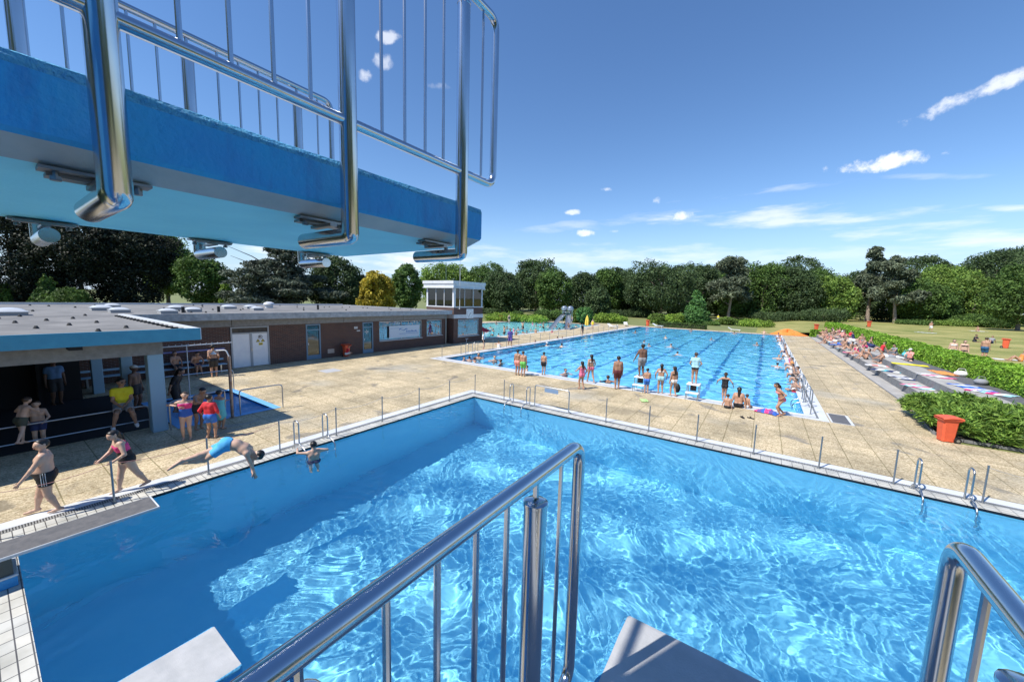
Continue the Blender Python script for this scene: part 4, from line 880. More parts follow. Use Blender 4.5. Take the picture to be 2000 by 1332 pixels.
q = at(950, 660); parasol_open(-27.2, 33.6, -.6, 1.15, 1.75, mat('red_cloth', (.62, .03, .04), .7), 'open red parasol standing in the shallow pool beside the tower')
def lounger_proto():
    t = thing('lounger', 'x', 'lounger')
    b = MB(); b.box(-.32, -.9, .34, .32, .35, .39); V = [(-.32,.35,.34),(.32,.35,.34),(.32,.95,.68),(-.32,.95,.68),(-.32,.35,.39),(.32,.35,.39),(.32,.95,.73),(-.32,.95,.73)]
    b.add(V, [(3,2,1,0),(4,5,6,7),(0,1,5,4),(1,2,6,5),(2,3,7,6),(3,0,4,7)]); b.build('bed', white_plastic, t)
    for sx in (-1, 1):
        for y in (-.75, .45): MB().tube([(sx*.29, y, 0), (sx*.29, y, .34)], .025, 6).build('leg', white_plastic, t)
    return t
lg = lounger_proto()
LG = [((897, 668), 2.2, 'white lounger standing in front of the watch tower'), ((1196, 641), 1.2, 'white lounger behind the lane pool corner next to the yellow parasol'), ((1222, 637), .4, 'white lounger next to the red bin at the far corner'),
      ((1285, 640), 1.4, 'white lounger right behind the far pool edge, just right of the red bin'), ((1434, 648), 1.5, 'white lounger behind the far pool edge before the low hedge')]
for i, ((u, v), rz, l) in enumerate(LG):
    p = at(u, v)
    if i == 0: lg.location = tuple(p); lg.rotation_euler = (0, 0, rz); lg['label'] = l; lg['group'] = 'white loungers'
    else: copy_tree(lg, tuple(p), rz, l)
# ------------------------------------------------------------------ trees and shrubs
def leaves(rng, centers, radii, per, size, flat=1.0, up=.25, elong=1.0, curl=.9):
    C = np.repeat(centers, per, 0); R = np.repeat(radii, per); n = len(C)
    d = rng.normal(size=(n, 3)); d[:, 2] = d[:, 2]*.9+up*1.2; d /= np.linalg.norm(d, axis=1)[:, None]
    rr = R*(.45+.6*rng.random(n)**.6); P = C+d*rr[:, None]*np.array([1, 1, flat])
    nrm = d*curl+rng.normal(size=(n, 3))*.75; nrm[:, 2] += .35; nrm /= np.linalg.norm(nrm, axis=1)[:, None]
    a = np.cross(nrm, rng.normal(size=(n, 3))); a /= np.linalg.norm(a, axis=1)[:, None]; b = np.cross(nrm, a)
    s = size*(.55+.75*rng.random(n)); sa = (s*elong)[:, None]; sb = (s*.62/elong**.5)[:, None]
    k = nrm*(s*.18)[:, None]
    V = np.stack([P-a*sa*.5, P+b*sb*.5+k, P+a*sa*.5, P-b*sb*.5+k], 1).reshape(-1, 3)
    F = np.arange(n*4).reshape(n, 4); return V, F
def blob_clumps(rng, blobs, spacing, shrink=.9):
    out = []
    for (c, r) in blobs:
        area = 4*math.pi*((r[0]*r[1])**1.6/3+(r[0]*r[2])**1.6/3+(r[1]*r[2])**1.6/3)**(1/1.6); k = max(4, int(area/spacing**2*.9))
        d = rng.normal(size=(k, 3)); d /= np.linalg.norm(d, axis=1)[:, None]
        out.append(np.array(c)+d*np.array(r)*shrink*(.86+.22*rng.random((k, 1))))
    P = np.concatenate(out); keep = np.ones(len(P), bool)
    for (c, r) in blobs: keep &= (((P-np.array(c))/np.array(r))**2).sum(1) > .45
    return P[keep]
def tree_at(u, d):
    q = ray(u, 600.); t = d; return q[0]*t, q[1]*t
def tree(kind, leafm, u, vtop, wpx, d, label, seed, gz=0.0, trunk=None, name='broadleaf_tree', dens=1.0, group='trees round the pool grounds', low=.14, lean=0.0, place=None):
    rng = np.random.default_rng(seed); x, y = tree_at(u, d)
    dv = ray(u, vtop); top = CAM_H+dv[2]*d; h = top-gz; w = wpx*d/FPX/2
    if place: x, y, h, w = place
    blobs = []; tr = []
    fl, up, el, per, size = 1., .3, 1., 44, .20+.0028*d
    if kind == 'broad':
        blobs.append(((0, 0, h*(.5+low*.5)), (w*.88, w*.88, h*(1-low)*.46)))
        for k in range(9):
            an = rng.random()*6.28; zz = rng.uniform(low+.12, .84); q = w*(.38+.3*rng.random())*(1.15-abs(zz-.5)); s = w*rng.uniform(.34, .5)
            blobs.append(((q*math.cos(an), q*math.sin(an), h*zz), (s, s, s*rng.uniform(.75, 1.05))))
        blobs.append(((rng.normal()*w*.12, rng.normal()*w*.12, h-w*.36), (w*.45, w*.45, w*.36)))
        sp = min(max(.85, w*.24), 1.9)
    elif kind == 'oval':
        blobs.append(((0, 0, h*.54), (w*.92, w*.92, h*.44)))
        for k in range(6):
            an = rng.random()*6.28; zz = rng.uniform(.25, .8); s = w*.45
            blobs.append(((w*.5*math.cos(an), w*.5*math.sin(an), h*zz), (s, s, s*1.2)))
        blobs.append(((0, 0, h*.9), (w*.38, w*.38, h*.1))); sp = max(.7, w*.26)
    elif kind == 'cone':
        for k in range(9):
            f = k/8; s = w*(1.0-.86*f)*(.95+.1*rng.random()); blobs.append(((rng.normal()*w*.05, rng.normal()*w*.05, h*(.12+.8*f)), (s, s, h*.11)))
        sp = max(.5, w*.25); up = .5
    elif kind == 'pine':
        for k in range(26):
            zz = rng.uniform(.36, .97); an = rng.random()*6.28; q = w*(1.08-.75*((zz-.36)/.61))*rng.uniform(.15, .9); s = w*rng.uniform(.2, .36)
            blobs.append(((q*math.cos(an), q*math.sin(an), h*zz-s*.2), (s, s, s*.5)))
        blobs.append(((0, 0, h*.955), (w*.26, w*.26, h*.045))); sp = max(.7, w*.2); el = 1.7; per = 40; up = .7
    elif kind == 'cedar':
        for k in range(46):
            zz = rng.uniform(.04, .98); an = rng.random()*6.28; q = w*(1.02-.72*zz**1.4)*rng.uniform(.15, .98); s = w*rng.uniform(.13, .24)
            blobs.append(((q*math.cos(an), q*math.sin(an), h*zz), (s*1.25, s*1.25, s*.30)))
        blobs.append(((0, 0, h*.45), (w*.5, w*.5, h*.36))); sp = w*.11; el = 1.8; fl = .45; up = .9; per = 34
    elif kind == 'bush':
        blobs.append(((0, 0, h*.48), (w*.9, w*.8, h*.5)))
        for k in range(5):
            an = rng.random()*6.28; s = w*rng.uniform(.32, .5); blobs.append(((w*.6*math.cos(an), w*.5*math.sin(an), h*rng.uniform(.3, .62)), (s, s, h*rng.uniform(.26, .4))))
        sp = max(.32, w*.22); per = 40; size = .10+.0020*d
    cl = blob_clumps(rng, blobs, sp); cl = cl[cl[:, 2] > .02*h]
    if lean: cl[:, 0] += lean*cl[:, 2]
    V, F = leaves(rng, cl, np.full(len(cl), sp*.74)*rng.uniform(.7, 1.2, len(cl)), int(per*dens), size, fl, up, el)
    if kind != 'pine':                                # inner leaves so the crown is not hollow
        ins = np.array([np.array(c)+rng.normal(size=3)*np.array(r)*.35 for (c, r) in blobs for _ in range(9)])
        if lean: ins[:, 0] += lean*ins[:, 2]
        V2, F2 = leaves(rng, ins, np.full(len(ins), sp), 12, size*1.5, fl, 0); V = np.concatenate([V, V2]); F = np.concatenate([F, F2+len(V)-len(V2)])
    V[:, 2] = np.maximum(V[:, 2], .01)
    nm = {'pine': 'pine_tree', 'cedar': 'cedar_tree', 'cone': 'conifer', 'bush': 'shrub'}.get(kind, name)
    cat = 'shrub' if kind == 'bush' else 'tree'
    t = thing(nm, label, cat, (x, y, gz), group); ORG[t.name] = np.zeros(3)
    np_mesh('foliage' if kind == 'bush' else 'crown', V, F, LEAF[leafm], parent=t)
    b = MB(); r0 = max(.05, h*.022 if kind != 'bush' else .03); tm = bark_pale if kind == 'pine' else bark
    hh = h*.9 if kind != 'bush' else h*.5
    b.tube([(lean*0, 0, -.1), (lean*hh*.12+rng.normal()*.03, 0, hh*.12), (lean*hh*.5+rng.normal()*r0, rng.normal()*r0, hh*.5), (lean*hh, 0, hh)], [r0*1.35, r0, r0*.62, r0*.15], 9)
    for k in range(7 if kind != 'bush' else 4):
        an = rng.random()*6.28; z0 = hh*rng.uniform(.28, .75); q = w*rng.uniform(.45, .75)*(1 if kind != 'pine' else .8); z1 = min(h*.92, z0+q*rng.uniform(.15, .8))
        b.tube([(lean*z0, 0, z0), (lean*z0+q*.5*math.cos(an), q*.5*math.sin(an), z0+(z1-z0)*.6), (lean*z1+q*math.cos(an), q*math.sin(an), z1)], [r0*.42, r0*.28, r0*.1], 6)
    b.build('trunk' if kind != 'bush' else 'stem', tm, t, smooth=True)
    return t
TREES = [
 # left, behind the low building
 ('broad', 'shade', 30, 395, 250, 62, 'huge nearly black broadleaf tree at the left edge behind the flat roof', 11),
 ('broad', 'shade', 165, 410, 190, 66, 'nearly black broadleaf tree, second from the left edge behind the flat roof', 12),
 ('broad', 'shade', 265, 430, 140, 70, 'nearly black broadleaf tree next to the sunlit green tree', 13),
 ('cone', 'mid', 95, 545, 60, 58, 'small fir sapling standing before the nearly black trees', 14),
 ('bush', 'mid', 140, 562, 70, 57, 'low spreading green bush right of the small fir sapling', 15),
 ('bush', 'mid', 4, 552, 30, 56, 'small dull green bush cut by the left edge above the roof', 16),
 ('broad', 'bright', 330, 455, 90, 84, 'sunlit light green tree between the black trees and the cedar', 17),
 ('broad', 'mid', 395, 500, 90, 72, 'thin grey green tree just left of the cedar', 18),
 ('bush', 'lime', 442, 550, 24, 70, 'small yellow green shrub at the left foot of the cedar', 19),
 ('cedar', 'cedar', 545, 478, 235, 68, 'wide grey cedar with layered branches behind the brown building', 20),
 ('broad', 'dark', 655, 500, 100, 80, 'dark rounded tree leaning on the right side of the cedar', 21),
 ('broad', 'shade', 702, 540, 60, 90, 'low black green tree left of the golden tree', 22),
 ('broad', 'yellow', 737, 532, 68, 72, 'golden yellow tree behind the flat roof', 23),
 ('oval', 'mid', 795, 519, 60, 84, 'egg shaped green tree right of the golden tree', 24),
 ('broad', 'bright', 868, 520, 90, 120, 'light green tree rising behind the watch tower roof', 25),
 ('broad', 'mid', 940, 522, 90, 125, 'mid green tree just right of the watch tower', 26),
 # back row, middle
 ('broad', 'dark', 982, 532, 66, 104, 'dark maple with a visible trunk, first tree right of the tower', 31),
 ('broad', 'dark', 1046, 511, 76, 122, 'tall dark tree above the silver slide', 32),
 ('broad', 'mid', 1082, 527, 66, 106, 'lighter green tree right behind the silver slide', 33),
 ('broad', 'dark', 1134, 535, 60, 118, 'dark tree between the slide tree and the small round tree', 34),
 ('oval', 'dark', 1166, 566, 42, 98, 'small round dark tree in front of the back row', 35),
 ('broad', 'mid', 1184, 527, 62, 120, 'broad green tree behind the small round dark tree', 36),
 ('broad', 'dark', 1224, 540, 46, 124, 'narrow dark tree left of the biggest maple', 37),
 ('broad', 'dark', 1292, 517, 108, 108, 'biggest dark maple of the back row with two trunks', 38),
 ('cone', 'conifer', 1360, 573, 54, 84, 'green cone shaped conifer behind the far pool edge', 39),
 ('broad', 'dark', 1370, 522, 62, 124, 'dark tree rising behind the cone shaped conifer', 40),
 ('pine', 'grey', 1424, 507, 98, 110, 'greyish pine with a pale trunk right of the cone shaped conifer', 41),
 ('broad', 'mid', 1428, 540, 84, 122, 'bushy green tree filling in behind the greyish pine', 42),
 ('broad', 'mid', 1490, 519, 80, 116, 'rounded green tree right of the greyish pine', 43),
 ('broad', 'dark', 1540, 524, 74, 112, 'dark green tree above the orange tarp', 44),
 ('broad', 'mid', 1585, 529, 76, 122, 'flat topped green tree right of the tree above the tarp', 45),
 ('broad', 'bright', 1625, 545, 70, 108, 'light green tree left of the tall pine', 46),
 ('broad', 'dark', 1662, 535, 80, 125, 'dark tree behind the tall pine trunk', 47),
 ('pine', 'grey', 1697, 486, 70, 108, 'tall pine with a bare pale trunk and dark top at the lawn edge', 48),
 ('pine', 'grey', 1752, 505, 76, 100, 'dark pine with a leaning trunk beside the tall pine', 49),
 ('broad', 'dark', 1725, 560, 100, 120, 'dark undergrowth tree behind the two pines', 50),
 ('broad', 'bright', 1826, 522, 110, 106, 'wide sunlit green tree behind the lawn', 51),
 ('broad', 'mid', 1800, 555, 90, 100, 'lower green tree in front of the wide sunlit tree', 52),
 ('broad', 'dark', 1936, 500, 130, 108, 'tall dark tree group behind the lawn near the right edge', 53),
 ('broad', 'bright', 1900, 545, 90, 98, 'rounded light green tree before the tall dark group', 54),
 ('broad', 'mid', 1995, 520, 110, 76, 'green tree cut by the right edge shading the lawn', 55),
 ('broad', 'dark', 1012, 536, 110, 150, 'far dark tree closing the gap right of the tower', 56),
 ('broad', 'dark', 1230, 536, 150, 150, 'far dark tree closing the gap behind the biggest maple', 57),
 ('broad', 'dark', 1400, 532, 160, 150, 'far dark tree closing the gap behind the pine', 58),
 ('broad', 'dark', 1540, 534, 170, 150, 'far dark tree closing the gap above the tarp', 59),
 ('broad', 'dark', 1870, 520, 190, 140, 'far dark tree closing the gap behind the lawn', 60),
]
for i, (k, lm, u, vt, wp, d, lab, sd_) in enumerate(TREES):
    if d >= 98 and k != 'pine': wp *= 1.22
    gx, gy = tree_at(u, d); gz = ground_z(gx, gy)
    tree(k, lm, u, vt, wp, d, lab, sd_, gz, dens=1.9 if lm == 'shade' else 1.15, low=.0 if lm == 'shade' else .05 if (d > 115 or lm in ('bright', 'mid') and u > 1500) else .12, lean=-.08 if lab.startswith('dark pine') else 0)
for i, (x, y, h, w) in enumerate(((-26, -22, 15, 8), (-12, -19, 17, 8), (2, -18, 15, 8), (16, -18, 16, 8), (28, -14, 15, 8), (33, -4, 14, 8), (34, 8, 13, 6))):  # out-of-view trees, added so the steel rails reflect something dark
    tree('broad', 'mid', 1000, 500, 60, 100, '%s broadleaf tree of the unseen row added behind the diving tower' % ORD[i], 300+i, 0, place=(x, y, h, w), low=.03)
SHRUBS = [
 ('lime', 985, 614, 74, 76, 'long light green shrub behind the shallow pool by the tower'), ('mid', 1010, 608, 30, 80, 'dark round shrub behind the long light green shrub'),
 ('lime', 1040, 619, 70, 74, 'low yellow green shrub left of the silver slide'), ('mid', 1062, 606, 40, 80, 'rounded green shrub left behind the slide'), ('mid', 1088, 606, 36, 82, 'darker rounded shrub behind the slide legs'),
 ('bright', 1124, 604, 40, 76, 'green shrub right of the slide'), ('conifer', 1144, 600, 34, 72, 'pointed dense shrub behind the closed yellow parasol'), ('lime', 1190, 614, 66, 80, 'yellow green shrub behind the white lounger'),
 ('bright', 1282, 613, 32, 82, 'bright round shrub right of the red far corner bin'), ('lime', 1315, 615, 46, 84, 'yellow green shrub left of the cone shaped conifer'), ('bright', 1330, 612, 30, 86, 'tall green shrub touching the cone shaped conifer'),
 ('bright', 1423, 622, 40, 84, 'bright round shrub behind the far pool edge under the greyish pine'), ('mid', 1394, 630, 30, 80, 'flowering small shrub right of the cone shaped conifer'), ('lime', 1478, 628, 70, 80, 'long yellow green shrub left of the orange tarp'), ('mid', 1452, 630, 40, 82, 'small green shrub left of the long yellow green shrub'),
 ('dark', 1610, 604, 80, 98, 'dark rounded shrub behind the far lawn left of the tall pine'), ('dark', 1560, 612, 70, 104, 'dark low shrub behind the far lawn above the tarp'), ('dark', 1505, 610, 70, 106, 'dark low shrub at the far wood edge above the pool corner'),
 ('bright', 1868, 628, 60, 92, 'light green shrub at the back of the lawn left of the sitting sunbather'), ('mid', 1905, 616, 70, 92, 'large grey green shrub behind the sitting sunbather'), ('mid', 1790, 628, 60, 94, 'green shrub behind the walking man far on the lawn'),
 ('dark', 1245, 606, 60, 112, 'dark shrub behind the far lawn beside the maple trunks'), ('dark', 1200, 606, 50, 108, 'dark shrub behind the far lawn left of the maple trunks'), ('mid', 1950, 622, 60, 88, 'dark green shrub below the tall dark tree group'),
 ('dark', 960, 606, 60, 110, 'dark shrub behind the tower side of the shallow pool')]
for i, (lm, u, vt, wp, d, lab) in enumerate(SHRUBS):
    gx, gy = tree_at(u, d); tree('bush', lm, u, vt, wp, d, lab, 200+i, ground_z(gx, gy), group='shrubs round the pool grounds')
def hedge(name, x0, x1, y0, y1, z0, z1, label, seed, leafm='hedge'):
    rng = np.random.default_rng(seed); P = []; S = []
    y = y0
    while y < y1:
        D = math.hypot(x0, y); s = max(.075, D*.0022); st = s*.9; k = int(900*st*1.3/(s*s*10))
        for _ in range(max(30, k)):
            f = rng.random(); yy = y+rng.random()*st
            wob = .07*math.sin(yy*1.7)+.05*math.sin(yy*4.1+1)
            if f < .48: p = (x0+rng.normal()*.05+wob*.6, yy, z0+(z1-z0)*rng.random()**.9); n = (-1, 0, .3)
            elif f < .86: p = (x0+(x1-x0)*rng.random(), yy, z1+wob+rng.normal()*.04); n = (0, 0, 1)
            else: p = (x1+rng.normal()*.05, yy, z0+(z1-z0)*rng.random()); n = (1, 0, .3)
            P.append((*p, *n, s))
        y += st
    for _ in range(500):
        P.append((x0+(x1-x0)*rng.random(), y0+rng.normal()*.05, z0+(z1-z0)*rng.random(), 0, -1, .2, .09)); 
    A = np.array(P); n = len(A); nr = A[:, 3:6]+rng.normal(size=(n, 3))*.6; nr /= np.linalg.norm(nr, axis=1)[:, None]
    a = np.cross(nr, rng.normal(size=(n, 3))); a /= np.linalg.norm(a, axis=1)[:, None]; b = np.cross(nr, a); s = (A[:, 6]*(.7+.8*rng.random(n)))[:, None]*1.35
    V = np.stack([A[:, :3]-a*s*.5, A[:, :3]+b*s*.33, A[:, :3]+a*s*.5, A[:, :3]-b*s*.33], 1).reshape(-1, 3)
    t = thing(name, label, 'hedge', ((x0+x1)/2, (y0+y1)/2, z0)); np_mesh('foliage', V, np.arange(n*4).reshape(n, 4), LEAF[leafm], parent=t)
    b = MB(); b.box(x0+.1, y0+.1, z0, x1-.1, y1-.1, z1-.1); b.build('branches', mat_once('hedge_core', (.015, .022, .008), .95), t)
    return t
hedge('hedge', 9.75, 11.2, 22.8, 92, .79, 1.62, 'long clipped green hedge behind the sunbathing terraces', 5)
hedge('hedge', 6.2, 9.6, 72.3, 73.6, 0, 1.0, 'low loose hedge closing the far end of the terraces', 6)
hedge('hedge', -16.5, -8.5, 73.4, 74.4, 0, .9, 'dark clipped hedge behind the far pool edge and white lounger', 7, 'mid')
def juniper():
    rng = np.random.default_rng(9); t = thing('juniper_bush', 'wide sprawling juniper with feathery sprays behind the orange bin', 'shrub', (9, 20.6, .05))
    V = []; 
    n = 15000
    cx = 5.2+10.3*rng.random(n)**1.3; cy = rng.uniform(18.75, 23.3, n)
    keep = (cx > 5.25+np.maximum(0, (19.7-cy))*.9) & (cy < 22.6+.4*(cx-5)); cx, cy = cx[keep], cy[keep]; n = len(cx)
    edge = np.minimum.reduce([cx-4.6, cy-18.6, 23.4-cy, np.full(n, 1.0)]); hz = .22+.78*np.clip(edge, 0, 1)**.6+.22*np.sin(cx*1.9+1)*np.sin(cy*2.3)
    z = hz*(.25+.75*rng.random(n)**.5)
    dirs = np.stack([rng.normal(size=n), rng.normal(size=n)-.15, rng.uniform(.1, .8, n)], 1); dirs /= np.linalg.norm(dirs, axis=1)[:, None]
    P = np.stack([cx, cy, z], 1); L = rng.uniform(.16, .34, n)
    VV = []
    for k in range(5):                                   # a spray: five narrow blades fanning from one point
        d2 = dirs+rng.normal(size=(n, 3))*.38; d2 /= np.linalg.norm(d2, axis=1)[:, None]
        w = np.cross(d2, rng.normal(size=(n, 3))); w /= np.linalg.norm(w, axis=1)[:, None]
        l = (L*rng.uniform(.6, 1.1, n))[:, None]; wd = .022
        VV.append(np.stack([P, P+d2*l*.5+w*wd, P+d2*l+np.array([0, 0, -.03]), P+d2*l*.5-w*wd], 1))
    V = np.concatenate(VV).reshape(-1, 3); V[:, 2] = np.maximum(V[:, 2], .05)
    np_mesh('foliage', V, np.arange(len(V)).reshape(-1, 4), LEAF['juniper'], parent=t)
    b = MB()
    for k in range(14):
        x, y = rng.uniform(6, 14), rng.uniform(19.6, 21.9); a = rng.random()*6.28
        b.tube([(x, y, .03), (x+.3*math.cos(a), y+.3*math.sin(a), .3), (x+.9*math.cos(a), y+.7*math.sin(a), .5)], [.03, .022, .008], 6)
    b.build('stem', bark, t)
juniper()
# ------------------------------------------------------------------ people
def skin_mat(name, c):
    m = mat(name, c, .5, var=(9, tuple(x*.9 for x in c)), coord='obj'); b = m.node_tree.nodes['Principled BSDF']
    b.inputs['Subsurface Weight'].default_value = 0; return m
SKIN = {'fair': skin_mat('fair_skin', (.62, .40, .29)), 'tan': skin_mat('tanned_skin', (.46, .26, .17)), 'olive': skin_mat('olive_skin', (.36, .20, .13)), 'brown': skin_mat('brown_skin', (.19, .10, .065))}
HAIR = {'black': mat('black_hair', (.012, .010, .009), .45), 'brown': mat('brown_hair', (.06, .035, .02), .5), 'blond': mat('blond_hair', (.36, .24, .11), .5), 'grey': mat('grey_hair', (.35, .34, .33), .6)}
eye_m = mat('eye_dark', (.015, .012, .01), .3); lip_m = mat('lips', (.34, .13, .11), .5)
CLOTH = {}
def cloth(c):
    k = 'fabric_%02x%02x%02x' % tuple(int(min(1, x)*255) for x in c)
    if k not in CLOTH: CLOTH[k] = mat(k, c, .75, bump=(40, .25, .006), coord='obj')
    return CLOTH[k]
class Field:
    def __init__(s, lo, hi, h):
        s.lo = np.array(lo); s.h = h; s.n = np.maximum(4, np.ceil((np.array(hi)-s.lo)/h).astype(int)+1); s.F = np.full(s.n, 1.0, np.float32)
        s.ax = [s.lo[i]+h*np.arange(s.n[i]) for i in range(3)]
    def cone(s, a, b, ra, rb, k=.02, cuts=(), sub=False):
        a = np.array(a, float); b = np.array(b, float); m = max(ra, rb)+k+2.5*s.h
        i0 = np.clip(((np.minimum(a, b)-m-s.lo)/s.h).astype(int), 0, s.n-1); i1 = np.clip(np.ceil((np.maximum(a, b)+m-s.lo)/s.h).astype(int)+1, 1, s.n)
        if np.any(i1 <= i0): return
        X = s.ax[0][i0[0]:i1[0], None, None]; Y = s.ax[1][None, i0[1]:i1[1], None]; Z = s.ax[2][None, None, i0[2]:i1[2]]
        d = b-a; dd = d.dot(d)+1e-12; t = np.clip(((X-a[0])*d[0]+(Y-a[1])*d[1]+(Z-a[2])*d[2])/dd, 0, 1)
        q = np.sqrt((X-a[0]-t*d[0])**2+(Y-a[1]-t*d[1])**2+(Z-a[2]-t*d[2])**2)-(ra+(rb-ra)*t)
        for (p, n) in cuts: q = np.maximum(q, (X-p[0])*n[0]+(Y-p[1])*n[1]+(Z-p[2])*n[2])
        sl = (slice(i0[0], i1[0]), slice(i0[1], i1[1]), slice(i0[2], i1[2])); F = s.F[sl]
        if sub: s.F[sl] = np.maximum(F, -q); return
        if k > 0: h = np.maximum(k-np.abs(F-q), 0)/k; s.F[sl] = np.minimum(F, q)-h*h*k*.25
        else: s.F[sl] = np.minimum(F, q)
    def clip(s, p, n):
        p = np.array(p); n = np.array(n)
        s.F = np.maximum(s.F, (s.ax[0][:, None, None]-p[0])*n[0]+(s.ax[1][None, :, None]-p[1])*n[1]+(s.ax[2][None, None, :]-p[2])*n[2])
    def mesh(s):
        F = s.F; nx, ny, nz = F.shape; ins = F < 0
        acc = np.zeros((nx-1, ny-1, nz-1, 3), np.float32); cnt = np.zeros((nx-1, ny-1, nz-1), np.float32)
        base = np.stack(np.meshgrid(np.arange(nx-1), np.arange(ny-1), np.arange(nz-1), indexing='ij'), -1).astype(np.float32)
        def sl(o): return F[o[0]:nx-1+o[0], o[1]:ny-1+o[1], o[2]:nz-1+o[2]]
        for axis in range(3):
            e = [0, 0, 0]; e[axis] = 1; o1, o2 = [k for k in range(3) if k != axis]
            for a in (0, 1):
                for b in (0, 1):
                    o = [0, 0, 0]; o[o1] = a; o[o2] = b; p = [o[i]+e[i] for i in range(3)]; A = sl(o); B = sl(p); c = (A < 0) != (B < 0)
                    t = np.where(c, A/(A-B+1e-12), 0); v = np.zeros(acc.shape, np.float32); v[..., axis] = t; v[..., o1] = a; v[..., o2] = b
                    acc += v*c[..., None]; cnt += c
        act = cnt > 0; idx = np.full(act.shape, -1); idx[act] = np.arange(act.sum())
        V = (base[act]+acc[act]/cnt[act][:, None])*s.h+s.lo
        Q = []
        for axis in range(3):
            o1, o2 = [(1, 2), (2, 0), (0, 1)][axis]
            A = [slice(1, n-1) for n in (nx, ny, nz)]; A[axis] = slice(0, (nx, ny, nz)[axis]-1); B = list(A); B[axis] = slice(1, (nx, ny, nz)[axis])
            ia, ib = ins[tuple(A)], ins[tuple(B)]; ch = np.argwhere(ia != ib)
            if len(ch) == 0: continue
            off = np.array([1, 1, 1]); off[axis] = 0; P = ch+off; flip = ~ia[tuple(ch.T)]
            def cell(d1, d2):
                q = P.copy(); q[:, o1] -= d1; q[:, o2] -= d2; return idx[q[:, 0], q[:, 1], q[:, 2]]
            q = np.stack([cell(1, 1), cell(0, 1), cell(0, 0), cell(1, 0)], 1); q[flip] = q[flip][:, ::-1]; Q.append(q)
        if not Q: return np.zeros((0, 3)), np.zeros((0, 4), int)
        Q = np.concatenate(Q); Q = Q[(Q >= 0).all(1)]
        # one light smoothing pass
        S = np.zeros_like(V); C = np.zeros(len(V))
        for a in range(4):
            for b in (1, 3): np.add.at(S, Q[:, a], V[Q[:, (a+b) % 4]]); np.add.at(C, Q[:, a], 1)
        V = V*.55+.45*S/np.maximum(C, 1)[:, None]
        return V, Q
def unit(v): v = np.array(v, float); return v/(np.linalg.norm(v)+1e-9)
def ik(a, t, l1, l2, bend):
    a = np.array(a, float); t = np.array(t, float); d = t-a; L = np.linalg.norm(d)
    if L > (l1+l2)*.998: d *= (l1+l2)*.998/L; L = (l1+l2)*.998
    u = d/L; x = (l1*l1-l2*l2+L*L)/(2*L); h = math.sqrt(max(0, l1*l1-x*x)); b = np.array(bend, float); b = b-u*b.dot(u); b = unit(b)
    return a+u*x+b*h, a+d
